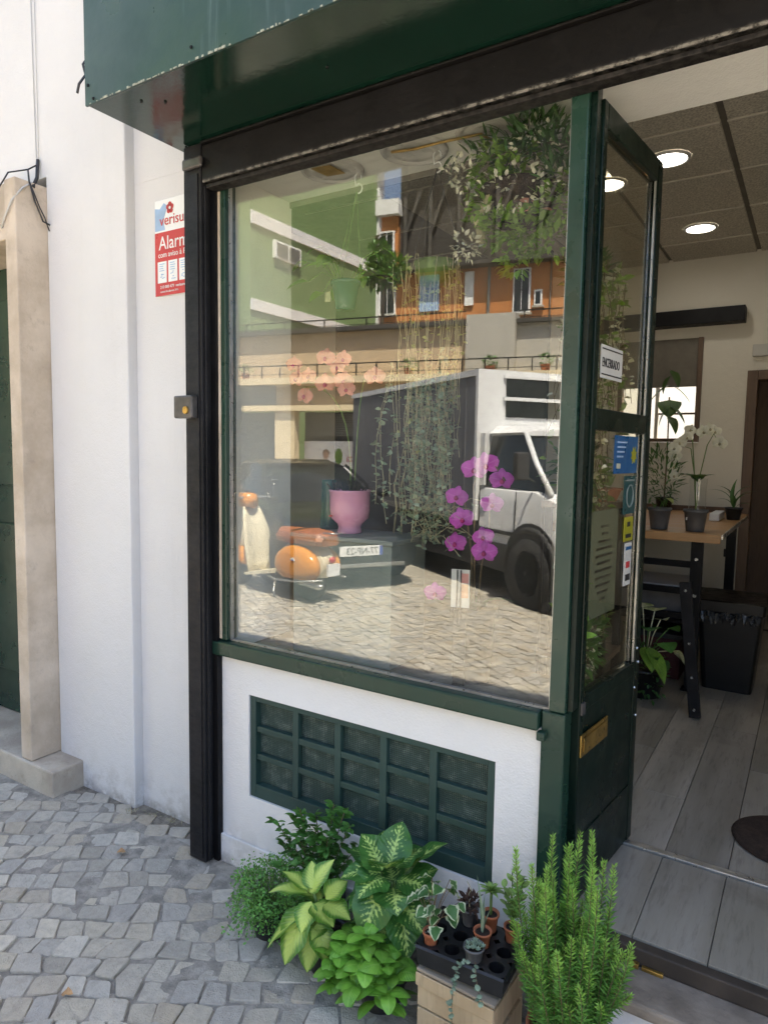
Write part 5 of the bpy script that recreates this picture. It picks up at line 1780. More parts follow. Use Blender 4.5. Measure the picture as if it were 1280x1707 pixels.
# ------------------------------------------------ rosemary
ro = thing('rosemary_pot', 'tall bushy rosemary in a terracotta pot in front of the door step', 'plant', (-.43, -.225, 0))
pot('pot', ro, (-.43, -.225, .0), .068, .088, .165, 'terracotta', .010)
s1, l1, l2 = MB(), MB(), MB()
for k in range(100):
    a = RND.uniform(0, 6.3)
    e = RND.random() ** .6
    b = Vector((-.43 + .06 * e * math.cos(a), -.225 + .06 * e * math.sin(a), .145))
    H = RND.uniform(.20, .47) * (1 - .35 * e)
    if k % 7 == 0:
        H = .44 + RND.uniform(0, .05)
    t = b + Vector((.078 * e * math.cos(a) + RND.gauss(0, .014), .075 * e * math.sin(a) + RND.gauss(0, .012), H))
    if k in (5, 17, 33, 48):
        t = b + Vector((.15 * math.cos(a * .3) * (1 if k != 17 else -1), -.03, .17))
    c = b.lerp(t, .5) + Vector((RND.gauss(0, .012) + .02 * math.cos(a), RND.gauss(0, .012), .01))
    n = 9
    pts = [b.lerp(c, i / n).lerp(c.lerp(t, i / n), i / n) for i in range(n + 1)]
    s1.tube(pts, [.002 * (1 - .6 * i / n) for i in range(n + 1)], 4, False)
    N = int(280 * H / .4)
    ph = RND.random() * 6
    for q in range(N):
        tt = .04 + .96 * q / N
        i = min(n - 1, int(tt * n))
        p = pts[i].lerp(pts[i + 1], tt * n - i)
        ax = (pts[i + 1] - pts[i]).normalized()
        an = ph + q * 2.4
        o1 = ax.orthogonal().normalized()
        o2 = ax.cross(o1)
        out = o1 * math.cos(an) + o2 * math.sin(an)
        lift_ = .55 + .8 * tt ** 3 + RND.gauss(0, .15)
        d = (out + ax * lift_).normalized()
        L = RND.uniform(.018, .030) * (1 - .45 * max(0, tt - .75) / .25)
        mb = l2 if tt > .80 + RND.gauss(0, .05) else l1
        mb.t0 = RND.random()
        mb.blade(p, p + d * L, .0036)
s1.build('stems', 'stem_brown', ro, kind='stuff')
l1.build('needles', 'l_rosemary', ro, kind='stuff')
l2.build('young_needles', 'l_rose_tip', ro, kind='stuff')

# weeds and litter on the pavement
m = MB()
rl = random.Random(21)
for k in range(420):
    x, y = rl.uniform(-3.1, -1.0), rl.uniform(-1.1, .0)
    r_ = rl.uniform(.0012, .0038)
    m.lathe([(0, 0), (r_, r_ * .5), (0, r_)], 5, (x, y, .002 + rl.uniform(-.006, .003)))
tag(m.build('grit', 'stone_step', None, kind='stuff'), 'scattered grit and tiny pebbles on the cobbles', 'grit')
m = MB()
for c in ((-1.96, -.05, 0), (-2.40, .03, .0), (-2.30, .06, 0), (-2.2, .08, 0)):
    for k in range(22):
        p = Vector(c) + Vector((RND.gauss(0, .018), RND.gauss(0, .012), -.004))
        m.t0 = RND.random()
        m.blade(p, p + Vector((RND.gauss(0, .012), RND.gauss(0, .012), RND.uniform(.006, .02))), .003)
tag(m.build('dry_weeds', 'straw', None, kind='stuff'), 'tufts of dry weed along the wall base', 'weeds')
for k, (x, y) in enumerate(((-2.18, -.20), (-1.72, -.72))):
    mm = MB()
    mm.leaf((x, y, .007), (x + .035, y + .012, .012), .025, .2, .3, 'ovate', 5, .2, .3, 2)
    tag(mm.build('fallen_leaf', pm('dry_leaf', (.34, .2, .09), .7, 0, .3, 40), None, True), ['brown dry leaf on the cobbles near the shutter rail', 'brown dry leaf on the cobbles nearer the camera'][k], 'leaf')

# ================================================================== THE STREET BEHIND THE CAMERA (seen in the glass)
M['car_paint'] = pm('car_paint', (.012, .013, .015), .16, .0, .2, 3)
M['truck_white'] = pm('truck_white', (.72, .73, .74), .3, 0, .06, 3)
M['truck_box'] = pm('truck_box', (.125, .13, .15), .6, 0, .08, 2)
M['tyre'] = pm('tyre', (.018, .018, .018), .85, 0, .2, 20)
M['rubber_trim'] = pm('rubber_trim', (.03, .03, .031), .7, 0, .2, 12)
M['car_glass'] = pm('car_glass', (.012, .016, .018), .04, 0, .1, 2)
M['scooter_orange'] = pm('scooter_orange', (.62, .24, .02), .2, 0, .08, 4)
M['scooter_cream'] = pm('scooter_cream', (.66, .60, .44), .3, 0, .05, 4)
M['seat_tan'] = pm('seat_tan', (.32, .105, .035), .5, 0, .15, 14)
M['headlight'] = pm('headlight', (.75, .78, .8), .08, .3, .05, 6)
M['stucco_green'] = plaster('stucco_green', (.165, .255, .10), 1.1, False)
M['stucco_orange'] = plaster('stucco_orange', (.50, .195, .055), 1.2, False)
M['stucco_beige'] = plaster('stucco_beige', (.50, .385, .25), .9, False)
M['stucco_cream'] = plaster('stucco_cream', (.70, .585, .38), .6, False)
M['stucco_grey'] = plaster('stucco_grey', (.42, .40, .35), .9, False)
M['trim_white'] = plaster('trim_white', (.80, .80, .80), .3, False)
M['slate'] = pm('slate', (.040, .036, .032), .8, 0, .3, 4, bump=.3, bs=20)
M['slate_post'] = pm('slate_post', (.065, .06, .054), .8, 0, .2, 5)
M['shutter_grey'] = pm('shutter_grey', (.16, .165, .155), .5, .2, .15, 6)
M['plate_blue'] = pm('plate_blue', (.01, .05, .35), .4, 0, .05, 6)
M['skin_print'] = pm('skin_print', (.45, .27, .18), .6, 0, .1, 9)


def wheel(parent, x, y, r, w, side, rim='alu'):
    """tyre with a dished rim; side = +1 when the outer face looks to +y"""
    def ring(rad, yy, n=28):
        return [(x + rad * math.cos(2 * math.pi * k / n), yy, r + rad * math.sin(2 * math.pi * k / n)) for k in range(n)]
    y0, y1 = y - w / 2, y + w / 2
    o = MB().loft([ring(r * .62, y0), ring(r * .93, y0), ring(r, y0 + w * .15), ring(r, y1 - w * .15), ring(r * .93, y1), ring(r * .62, y1)]).build('wheel', 'tyre', parent, True, world=False)
    yo = y + side * w * .51
    yi = y + side * w * .30
    MB().loft([ring(r * .64, yo), ring(r * .56, yo), ring(r * .50, yi), ring(r * .20, yi), ring(r * .14, yo), ring(r * .02, yo)]).build('rim', rim, o, True, world=False)
    return o


def sym(sec):
    """half section (y,z) from bottom centre to top centre -> full closed ring"""
    return sec + [(-y, z) for y, z in reversed(sec)]


def hull(mb, stations):
    mb.loft([[(x, y, z) for y, z in sym(s)] for x, s in stations])
    return mb


# ------------------------------------------------ dark car, nose to the shop
car = thing('parked_car', 'black parked car facing the shop, reflected in the window', 'car', (-6.0, -5.52, 0), math.radians(32))
# local x forward (nose at +2.05)
st_b = []
for x, wl, wu, zb, zs, zt in ((2.05, .55, .60, .32, .50, .62), (1.98, .74, .72, .24, .52, .70), (1.80, .82, .80, .20, .58, .78), (1.3, .84, .82, .18, .62, .88), (.85, .85, .83, .18, .66, .94), (0, .86, .84, .18, .68, .95), (-.9, .86, .84, .18, .70, .96), (-1.6, .84, .80, .20, .72, .97), (-2.0, .76, .74, .26, .70, .92), (-2.08, .60, .62, .34, .62, .82)):
    st_b.append((x, [(.0, zb), (wl * .9, zb), (wl, zb + .08), (wl + .015, zs), (wu, zt - .04), (wu * .92, zt), (.0, zt + .015)]))
hull(MB(), st_b).build('body', 'car_paint', car, 'auto', world=False)
st_g = []
for x, w0, w1, z0, z1 in ((.98, .70, .69, .925, .935), (.55, .74, .64, .94, 1.17), (.15, .76, .58, .94, 1.36), (-.3, .76, .56, .94, 1.42), (-.9, .76, .56, .94, 1.41), (-1.4, .74, .55, .95, 1.32), (-1.85, .70, .60, .95, 1.0)):
    st_g.append((x, [(.0, z0), (w0, z0), (w0 * .5 + w1 * .5, z0 * .5 + z1 * .5), (w1, z1 - .03), (w1 * .8, z1), (.0, z1 + .01)]))
hull(MB(), st_g).build('windows', 'car_glass', car, 'auto', world=False)
st_r = []
for x, w, z in ((.20, .55, 1.385), (-.3, .565, 1.437), (-.9, .565, 1.427), (-1.38, .54, 1.345)):
    st_r.append((x, [(.0, z - .03), (w, z - .05), (w + .012, z - .03), (w * .85, z + .006), (.0, z + .016)]))
hull(MB(), st_r).build('roof', 'car_paint', car, 'auto', world=False)
for s in (-1, 1):
    MB().tube([(1.0, s * .72, .93), (.55, s * .70, 1.16), (.18, s * .585, 1.37)], .022, 6).build('pillar', 'car_paint', car, True, world=False)
    MB().lathe([(0, -.05), (.06, -.03), (.075, .02), (.05, .06), (0, .07)], 12, (.62, s * .95, 1.0), 1.0, 1.2).build('mirror', 'car_paint', car, True, world=False)
    MB().lathe([(0, -.06), (.09, -.04), (.12, 0), (.09, .04), (0, .06)], 14, (1.90, s * .56, .62), .8, 1.5).build('headlight', 'headlight', car, True, world=False)
    for x in (1.28, -1.32):
        wheel(car, x, s * .77, .30, .19, s)
MB().box(2.045, 2.07, -.45, .45, .54, .60).build('grille', 'rubber_trim', car, bevel=.01, world=False)
MB().box(2.05, 2.075, -.55, .55, .27, .31).build('bumper_strip', 'alu', car, bevel=.006, world=False)
npl = MB().box(2.06, 2.085, -.26, .26, .40, .51).build('number_plate', 'sign_white', car, bevel=.002, world=False)
MB().box(2.0855, 2.0875, -.26, -.222, .40, .51).build('plate_band', 'plate_blue', npl, world=False)
text('plate_number', '77-NP-23', .108, 'ink', npl, (2.087, -.205, .42), (0, 1, 0), (0, 0, 1), .92, world=False)

# ------------------------------------------------ truck with grey box body
tk = thing('box_truck', 'white truck with dark grey box body, reflected at the right of the window', 'truck', (-1.84, -5.49, 0), math.radians(34.4))
MB().box(-5.07, -1.10, -.97, .97, .78, 2.46).build('box_body', 'truck_box', tk, bevel=.02, world=False)
fr = MB()
for a, b, c, d, e, f in ((-5.09, -1.08, .95, .985, 2.44, 2.51), (-5.09, -1.08, -.985, -.95, 2.44, 2.51)):
    fr.box(a, b, c, d, e, f)
fr.box(-1.098, -1.04, -.985, .985, .80, 2.51)
fr.build('box_front', 'truck_white', tk, world=False)
MB().box(-5.0, .6, -.40, .40, .52, .70).build('chassis', 'rubber_trim', tk, world=False)
st_c = []
for x, w, zb, zm, zt in ((.92, .80, .42, .70, .90), (.80, .92, .36, .80, 1.02), (.30, .95, .34, .95, 1.15), (.02, .95, .34, 1.02, 1.22), (-1.02, .95, .34, 1.10, 1.22)):
    st_c.append((x, [(.0, zb), (w * .94, zb), (w, zb + .10), (w, zm), (w * .97, zt - .05), (w * .90, zt), (.0, zt + .02)]))
hull(MB(), st_c).build('cab', 'truck_white', tk, 'auto', world=False)
st_w = []
for x, w0, w1, z0, z1 in ((.22, .88, .87, 1.15, 1.17), (-.05, .90, .84, 1.18, 1.46), (-.36, .91, .80, 1.2, 1.78), (-1.00, .91, .80, 1.2, 1.80)):
    st_w.append((x, [(.0, z0), (w0, z0), ((w0 + w1) / 2, (z0 + z1) / 2), (w1, z1 - .02), (w1 * .85, z1), (.0, z1 + .01)]))
hull(MB(), st_w).build('cab_windows', 'car_glass', tk, 'auto', world=False)
hull(MB(), [(x, [(.0, 1.76), (.79, 1.755), (.83, 1.79), (.72, z), (.0, z + .03)]) for x, z in ((-.30, 1.81), (-.5, 1.87), (-1.03, 1.88))]).build('cab_roof', 'truck_white', tk, 'auto', world=False)
for s in (-1, 1):
    MB().tube([(.24, s * .90, 1.17), (-.05, s * .875, 1.46), (-.34, s * .815, 1.79)], .03, 6).build('pillar', 'truck_white', tk, True, world=False)
    MB().box(-1.03, -.93, s * .93 - .015, s * .93 + .015, 1.2, 1.80).build('rear_pillar', 'truck_white', tk, bevel=.01, world=False)
    MB().box(-.02, .08, s * 1.12 - .07, s * 1.12 + .07, 1.30, 1.58).build('mirror', 'rubber_trim', tk, bevel=.02, world=False)
    MB().tube([(.0, s * .93, 1.28), (.02, s * 1.06, 1.34)], .015, 6).build('mirror_arm', 'rubber_trim', tk, world=False)
    MB().lathe([(0, -.09), (.07, -.06), (.10, 0), (.07, .06), (0, .09)], 12, (.83, s * .70, .80), .7, 1.4).build('headlight', 'headlight', tk, True, world=False)
    a = []
    for k in range(13):
        q = math.pi * k / 12
        a.append((.0 + .44 * math.cos(q), s * .952, .36 + .44 * math.sin(q)))
    MB().tube(a, .035, 6).build('wheel_arch', 'rubber_trim', tk, True, world=False)
    wheel(tk, .0, s * .88, .36, .22, s, 'rubber_trim')
    wheel(tk, -3.6, s * .82, .36, .30, s, 'alu')
    MB().box(-1.0, .75, s * .955 - .006, s * .955 + .006, .30, .60).build('sill_trim', 'rubber_trim', tk, bevel=.005, world=False)
for s in (-1, 1):
    MB().tube([(-.30, s * .957, .62), (-.28, s * .955, 1.17)], .006, 4).build('door_seam', 'rubber_trim', tk, world=False)
    MB().tube([(-1.0, s * .957, .62), (-1.0, s * .955, 1.17)], .006, 4).build('door_seam', 'rubber_trim', tk, world=False)
    MB().box(-.93, -.80, s * .962 - .012, s * .962 + .012, 1.03, 1.07).build('door_handle', 'rubber_trim', tk, bevel=.006, world=False)
    MB().box(-1.0, .30, s * .958 - .006, s * .958 + .006, .70, .74).build('rub_strip', 'rubber_trim', tk, world=False)
    MB().box(.52, .66, s * .945 - .012, s * .945 + .012, .78, .84).build('indicator', 'scooter_orange', tk, bevel=.006, world=False)
    for k in range(5):
        q = k * 1.2566
        MB().cyl((.15 * math.cos(q), s * .962, .36 + .15 * math.sin(q)), (.15 * math.cos(q), s * .985, .36 + .15 * math.sin(q)), .035, .03, 8).build('hub_bolt', 'rubber_trim', tk, world=False)
    for k in range(6):
        MB().box(-4.6 + k * .65, -4.57 + k * .65, s * .974 - .006, s * .974 + .006, .80, 2.43).build('panel_rib', 'truck_box', tk, world=False)
    MB().box(-5.08, -1.1, s * .976 - .01, s * .976 + .01, .78, .86).build('bottom_trim', 'alu', tk, world=False)
MB().tube([(.27, -.5, 1.20), (.05, -.1, 1.44)], .008, 5).build('wiper', 'rubber_trim', tk, world=False)
MB().tube([(.27, .35, 1.20), (.05, .7, 1.42)], .008, 5).build('wiper', 'rubber_trim', tk, world=False)
MB().box(.70, .97, -.93, .93, .28, .62).build('bumper', 'rubber_trim', tk, bevel=.05, world=False)
MB().box(-1.036, -1.02, -.80, .62, 1.98, 2.42).build('deflector_glass', 'car_glass', tk, bevel=.01, world=False)
for y0, y1, z0, z1 in ((-.84, .66, 2.421, 2.46), (-.84, .66, 2.17, 2.21)):
    MB().box(-1.036, -1.005, y0, y1, z0, z1).build('deflector_bar', 'truck_white', tk, world=False)
for s in (-1, 1):
    MB().box(-5.0, -1.1, s * .90 - .03, s * .90 + .03, .28, .775).build('side_guard', 'rubber_trim', tk, world=False)
    MB().loft([[(.0 + r_ * math.cos(2 * math.pi * k / 24), s * yy, .40 + r_ * math.sin(2 * math.pi * k / 24)) for k in range(24)] for r_, yy in ((.47, .90), (.47, .957), (.02, .958))]).build('arch_liner', 'rubber_trim', tk, world=False)
MB().box(.935, .955, -.45, .45, .66, .84).build('grille', 'rubber_trim', tk, bevel=.01, world=False)

# ------------------------------------------------ orange scooter
sk_ = thing('orange_scooter', 'vintage orange and cream scooter with tan seat, reflected at the left of the window', 'scooter', (-4.41, -3.73, 0), math.radians(190))
wheel(sk_, 0, 0, .22, .09, 1)
wheel(sk_, 1.24, 0, .22, .09, 1)
# rear body: frame cover and two rounded side cowls


def ring_y(cx, cz, rx, rz, y, n=20, flat=0.0):
    return [(cx + rx * math.cos(2 * math.pi * k / n), y, max(cz - flat, cz + rz * math.sin(2 * math.pi * k / n))) for k in range(n)]


MB().loft([ring_y(.06, .40, .36 * q, .24 * q, y, flat=.14) for q, y in ((.72, -.12), (.95, -.08), (1, 0), (.95, .08), (.72, .12))]).build('rear_frame', 'scooter_cream', sk_, 'auto', world=False)
for s in (-1, 1):
    cw_o = MB().loft([ring_y(.05, .38, .33 * q, .205 * q, s * y, flat=.13) for q, y in ((1.0, .115), (1.0, .15), (.94, .19), (.78, .222), (.45, .238), (.05, .243))]).build('side_cowl', 'scooter_orange', sk_, True, world=False)
    MB().loft([[(x, s * yy, z) for x, y, z in ring_y(.0, .44, r_, r_, 0, 16)] for r_, yy in ((.034, .242), (.034, .246), (.001, .247))]).build('roundel', 'sign_white', cw_o, world=False)
    MB().loft([[(x, s * yy, z) for x, y, z in ring_y(.0, .44, r_, r_, 0, 16)] for r_, yy in ((.015, .2465), (.015, .250), (.001, .251))]).build('roundel_dot', 'plate_blue', cw_o, world=False)
hull(MB(), [(x, [(.0, .60), (w, .60), (w + .02, .65), (w, z - .03), (w * .6, z), (.0, z + .005)]) for x, w, z in ((-.30, .10, .70), (-.24, .14, .74), (.0, .15, .755), (.12, .14, .735), (.22, .13, .745), (.42, .09, .74), (.48, .06, .70))]).build('seat', 'seat_tan', sk_, 'auto', world=False)
MB().loft([[(.42, y, .25), (.42, y, .29)] + [(.9, y, .20), (.9, y, .17)] for y in (-.18, .18)]).build('floor_board', 'scooter_cream', sk_, world=False)
sh_ = []
for t in range(9):
    q = t / 8
    z = .20 + .72 * q
    x = .92 + .16 * q - .05 * math.sin(q * 3)
    w = .15 + .06 * math.sin(q * 3.0) - .05 * q
    sh_.append([(x - .02 * abs(e) * 3, w * e, z) for e in (-1, -.6, -.2, .2, .6, 1)] + [(x + .015 - .02 * abs(e) * 3, w * e, z) for e in (1, .6, .2, -.2, -.6, -1)])
MB().loft(sh_).build('leg_shield', 'scooter_cream', sk_, True, world=False)
MB().tube([(1.24, 0, .22), (1.16, 0, .55), (1.08, 0, .98)], .03, 8).build('steering_column', 'scooter_cream', sk_, True, world=False)
hull(MB(), [(x, [(.0, z - .10), (w, z - .08), (w + .01, z), (w * .7, z + .06), (.0, z + .07)]) for x, w, z in ((.98, .06, 1.0), (1.06, .10, 1.01), (1.18, .085, 1.0), (1.22, .06, 1.0))]).build('headset', 'scooter_orange', sk_, True, world=False)
MB().tube([(1.0, -.34, .99), (1.04, -.2, 1.02), (1.06, 0, 1.02), (1.04, .2, 1.02), (1.0, .34, .99)], .016, 8).build('handlebar', 'alu', sk_, True, world=False)
MB().lathe([(0, -.03), (.07, -.02), (.075, .02), (0, .03)], 16, (1.24, 0, 1.0), .5, 1).build('headlamp', 'headlight', sk_, True, world=False)
scr = []
for t in range(7):
    q = t / 6
    scr.append([(1.14 - .16 * q - .04 * abs(e), (.20 + .06 * math.sin(q * 3)) * e, 1.02 + .38 * q) for e in (-1, -.5, 0, .5, 1)])
MB().loft(scr, False).build('windscreen', 'clear', sk_, True, world=False)
MB().loft([ring_y(1.24, .24, .26 * q, .22 * q, y, flat=-.02) for q, y in ((.85, -.08), (1, -.04), (1, .04), (.85, .08))]).build('front_mudguard', 'scooter_orange', sk_, True, world=False)
for s in (-1, 1):
    MB().tube([(.45, s * .10, .24), (.40, s * .17, .06), (.36, s * .19, .008)], .012, 6).build('stand_leg', 'alu', sk_, True, world=False)
    MB().tube([(-.36, s * .16, .27), (-.1, s * .27, .24), (.25, s * .27, .22), (.45, s * .2, .22)], .011, 6).build('crash_bar', 'alu', sk_, True, world=False)
for s in (-1, 1):
    MB().tube([(1.02, s * .26, 1.0), (1.0, s * .30, 1.14), (.99, s * .31, 1.18)], .006, 6).build('mirror_stalk', 'alu', sk_, True, world=False)
    MB().lathe([(0, -.008), (.05, -.006), (.05, .006), (0, .008)], 16, (.985, s * .315, 1.22), .25, 1.0).build('mirror', 'alu', sk_, True, world=False)
    MB().tube([(1.06, s * .22, 1.0), (1.09, s * .30, .97), (1.08, s * .36, .96)], .005, 5).build('brake_lever', 'alu', sk_, True, world=False)
    MB().tube([(1.0, s * .26, 1.005), (.995, s * .36, .99)], .021, 8).build('grip', 'tyre', sk_, True, world=False)
MB().tube([(.12, -.15, .69), (.12, -.16, .735), (.12, 0, .748), (.12, .16, .735), (.12, .15, .69)], .006, 5).build('seat_seam', 'tyre', sk_, True, world=False)
MB().tube([(-.30, -.10, .74), (-.42, -.08, .74), (-.42, .08, .74), (-.30, .10, .74)], .009, 6).build('grab_rail', 'alu', sk_, True, world=False)
MB().lathe([(0, -.035), (.04, -.02), (.04, .02), (0, .035)], 12, (-.33, 0, .46), .6, 1).build('tail_light', 'sign_red', sk_, True, world=False)
MB().box(-.36, -.33, -.08, .08, .30, .42).build('number_plate', 'sign_white', sk_, world=False)
MB().tube([(-.05, -.18, .22), (-.32, -.16, .20), (-.36, -.16, .21)], [.03, .035, .02], 10).build('exhaust', 'alu', sk_, True, world=False)

# ------------------------------------------------ low terrace building opposite
te = thing('terrace_building', 'low beige building with shop bays and railed terrace across the street', 'building', (-9.19, -11.37, 0), math.radians(-11))


def tbx(name, mat, x0, x1, y0, y1, z0, z1, parent=None, bevel=0.0):
    return MB().box(x0, x1, y0, y1, z0, z1).build(name, mat, parent or te, bevel=bevel, world=False)


tbx('upper_wall', 'stucco_beige', -9, 2.58, -.72, -.40, 3.31, 4.42)
tbx('coping', 'slate', -9, 2.58, -.80, -.20, 4.421, 4.52)
tbx('grey_block', 'stucco_grey', 2.581, 3.66, -.72, -.15, 3.31, 4.60)
tbx('upper_wall', 'stucco_grey', 3.661, 14, -.72, -.40, 3.31, 4.40)
tbx('coping', 'slate', 3.661, 14, -.80, -.25, 4.401, 4.48)
tbx('terrace_ledge', 'stucco_cream', -9, 14, -.72, .22, 3.16, 3.309)
tbx('grey_panel', 'shutter_grey', -9, -2.14, -.30, -.02, 2.66, 3.159)
tbx('sign_band', 'stucco_beige', -2.139, 14, -.30, -.06, 2.66, 3.159)
tbx('beam', 'stucco_cream', -9, 14, -.25, .10, 2.53, 2.659)
xs = [-9.0, -6.0, -2.13, -.02 + .0, 2.2, 4.6, 7.2, 10.5]
for k, x in enumerate(xs):
    w = .54 if k == 2 else .35
    tbx('pillar', 'stucco_cream', x, x + w, -.25, .0, 0, 2.529)
for k in range(len(xs) - 1):
    a, b = xs[k] + (.54 if k == 2 else .35), xs[k + 1]
    tbx('shutter', 'shutter_grey' if k < 2 else 'slate', a, b, -.62, -.55, 0.0, 2.529)
    if k >= 2:
        sl_ = MB()
        for j in range(10):
            sl_.box(a + .02, b - .02, -.549, -.535, 1.95 + j * .055, 1.99 + j * .055)
        sl_.build('shutter_slats', 'shutter_grey', te, world=False)
ph_ = tbx('poster_board', 'sign_white', -1.57, .0 - .05, -.52, -.48, .95, 1.82)
m = MB()
m.prism([(-1.15, .96), (-.80, .96), (-.82, 1.22), (-.90, 1.36), (-1.04, 1.36), (-1.13, 1.22)], -.479, -.470)
m.build('printed_shirt', 'sign_red', ph_, world=False)
MB().prism([(-.965 + .075 * math.cos(q * .5236), 1.47 + .10 * math.sin(q * .5236)) for q in range(12)], -.479, -.468).build('printed_face', 'skin_print', ph_, world=False)
MB().prism([(-.965 + .10 * math.cos(q * .3), 1.50 + .12 * math.sin(q * .3)) for q in range(0, 11)], -.479, -.472).build('printed_hair', 'brown_frame', ph_, world=False)
MB().prism([(-.62 + .10 * math.cos(q * .5236), 1.45 + .2 * math.sin(q * .5236)) for q in range(12)], -.479, -.472).build('printed_leaf', 'l_mid', ph_, world=False)
text('printed_word', 'Liza', .26, 'sign_red', ph_, (-.10, -.474, 1.33), (-1, 0, 0), (0, 0, 1), .8, world=False)


def railing(x0, x1, y, z, step, h):
    m = MB()
    m.box(x0, x1, y - .012, y + .012, z + h - .02, z + h)
    tbx('top_rail', 'black_metal', x0, x1, y - .014, y + .014, z + h - .025, z + h)
    tbx('low_rail', 'black_metal', x0, x1, y - .008, y + .008, z + h * .25, z + h * .25 + .014)
    x = x0 + .1
    while x < x1:
        tbx('rail_post', 'black_metal', x - .012, x + .012, y - .012, y + .012, z + .001, z + h - .026)
        x += step


railing(-5.5, 9.5, .16, 3.309, .5, .30)
railing(-5.5, 2.5, -.4, 4.52, 1.1, .22)
railing(3.7, 9.5, -.45, 4.48, 1.1, .22)
for k in range(9):
    x = -3.0 + k * 1.05 + RND.uniform(-.2, .2)
    pq = te.matrix_world
    ang = math.radians(-11)
    wx, wy = -9.19 + x * math.cos(ang) - (-.02) * math.sin(ang), -11.37 + x * math.sin(ang) + (-.02) * math.cos(ang)
    if k in (0, 4, 6, 7, 8):
        o = thing('terrace_plant', ['leafy pot plant at the left of the far terrace', '', '', '', 'leafy pot plant in the middle of the far terrace', '', 'leafy pot plant beside the grey block of the far terrace', 'leafy pot plant right of the grey block on the far terrace', 'rightmost leafy pot plant on the far terrace'][k], 'plant', (wx, wy, 3.31), group='pots on the far terrace')
        pot('pot', o, (0, 0, 0), .08, .10, .15, 'terracotta', world=False)
        m = MB()
        spray(m, (0, 0, .24), 70, .16, .08, .45, 'ovate', .3, (1, 1, .7), .0)
        m.build('foliage', 'l_bush', o, True, kind='stuff', world=False)

tt = thing('terrace_tree', 'small round crowned tree on the far terrace reflected in front of the green building', 'tree', (-9.35, -12.75, 4.0))
MB().tube([(-9.35, -12.75, 3.3), (-9.34, -12.76, 5.0), (-9.30, -12.75, 5.7), (-9.25, -12.72, 6.1)], [.05, .045, .035, .02], 7).build('trunk', 'stem_brown', tt, True)
m = MB()
for d in ((-.35, 0, .5), (.35, .1, .45), (.1, -.3, .6), (-.1, .3, .5)):
    m.tube([(-9.31, -12.75, 5.6), (-9.31 + d[0] * .5, -12.75 + d[1] * .5, 5.6 + d[2] * .6), (-9.31 + d[0], -12.75 + d[1], 5.6 + d[2])], [.025, .02, .01], 5)
m.build('limbs', 'stem_brown', tt, True)
m = MB()
for cx_, cy_, cz_, r_ in ((-9.30, -12.7, 6.15, .42), (-9.62, -12.7, 6.0, .34), (-8.98, -12.7, 6.05, .34), (-9.35, -12.6, 6.45, .28), (-9.15, -12.7, 5.85, .3), (-9.5, -12.8, 5.8, .28)):
    spray(m, (cx_, cy_, cz_), 150, r_, .16, .5, 'ovate', .2, (1, 1, .75), .1)
m.build('crown', 'l_bush', tt, True, kind='stuff')
m = MB()
for k in range(26):
    q = Vector((-9.5 + RND.gauss(0, .12), -12.65, 6.55 + RND.uniform(0, .3)))
    m.tube([q - Vector((0, 0, .25)), q], .006, 4)
    m.leaf(q, q + Vector((.05, .02, .05)), .06, .1, .1, 'round', 3, cols=1)
m.build('seed_heads', 'stem_brown', tt, True, kind='stuff')

# ------------------------------------------------ green building
gb = thing('green_building', 'tall green building with white bands across the street', 'building', (-17, -16, 0))
GX = -13.35
box('wall', 'stucco_green', gb, -23, GX, -18.85, -12.3, 0, 14.0)
box('band', 'trim_white', gb, GX + .001, GX + .06, -18.6, -12.3, 7.72, 8.06)
box('band', 'trim_white', gb, GX + .001, GX + .06, -18.6, -12.3, 5.42, 5.72)
box('corner_strip', 'trim_white', gb, GX + .001, GX + .09, -18.86, -18.55, 0, 14.0)
vw = box('window', 'trim_white', gb, GX + .001, GX + .10, -14.35, -13.2, 7.02, 7.50)
for a in (-14.27, -13.74):
    box('louvre', 'shutter_grey', vw, GX + .101, GX + .12, a, a + .46, 7.08, 7.44)
box('parapet', 'trim_white', gb, -23.1, GX + .1, -18.95, -12.2, 14.0, 14.3)

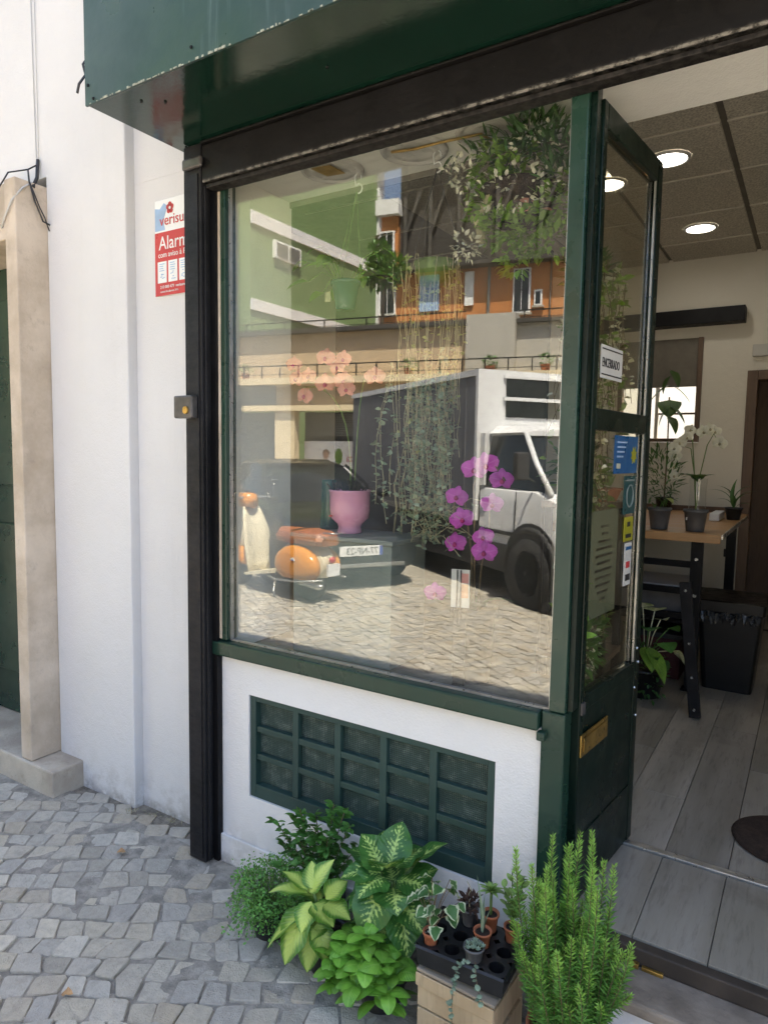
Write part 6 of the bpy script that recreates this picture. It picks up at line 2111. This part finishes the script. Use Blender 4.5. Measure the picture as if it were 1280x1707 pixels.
# ------------------------------------------------ orange building behind
ob = thing('orange_building', 'orange building with white windows and dark upper storey behind the terrace', 'building', (-10.7, -19.22, 0), math.radians(-11))


def obx(name, mat, x0, x1, y0, y1, z0, z1, parent=None):
    return MB().box(x0, x1, y0, y1, z0, z1).build(name, mat, parent or ob, world=False)


obx('wall', 'stucco_orange', -2.9, 9, -6, 0, 0, 7.72)
obx('wall', 'stucco_orange', -2.9, -1.99, -6, -.01, 7.7205, 9.7)
obx('cornice', 'trim_white', -3.0, -1.9, -6, .25, 9.701, 10.2)
obx('eave', 'slate', -1.985, 9, -6, .5, 7.7205, 7.86)
obx('dark_storey', 'slate', -1.985, 9, -6, -.2, 7.861, 13.5)
obx('dark_eave', 'slate', -2.4, 9.2, -6.2, 1.4, 13.501, 13.8)
for x in (-1.8, -.9, .1, 1.4, 2.8, 4.4):
    obx('post', 'slate_post', x, x + .12, -.199, .0, 7.861, 13.5)
    MB().tube([(x + .06, -.05, 9.0), (x + .9, .0, 11.2)], .07, 6).build('brace', 'slate_post', ob, world=False)


def owin(x0, x1, z0, z1, mull=True):
    w = obx('window', 'trim_white', x0, x1, .001, .07, z0, z1)
    obx('sill', 'stucco_grey', x0 - .06, x1 + .06, .001, .14, z0 - .06, z0 - .001, w)
    n = 2 if mull else 1
    ww = (x1 - x0 - .08) / n
    for k in range(n):
        obx('pane', 'car_glass', x0 + .05 + k * ww, x0 + .02 + (k + 1) * ww, .071, .085, z0 + .06, z1 - .06, w)


owin(2.05, 2.62, 6.15, 7.58)
owin(2.74, 3.0, 6.36, 6.86, False)
obx('shutter', 'trim_white', .44, .74, .001, .08, 6.5, 7.6)
obx('shutter', 'sign_blue', -1.16, -.46, .001, .05, 6.4, 7.6)
owin(-2.62, -2.02, 6.35, 7.5)
owin(-2.65, -2.1, 8.1, 9.2)
MB().tube([(1.25, .06, 0), (1.25, .06, 7.7)], .05, 8).build('drain_pipe', 'shutter_grey', ob, world=False)
MB().tube([(3.25, .06, 0), (3.25, .06, 7.7)], .02, 8).build('drain_pipe', 'shutter_grey', ob, world=False)
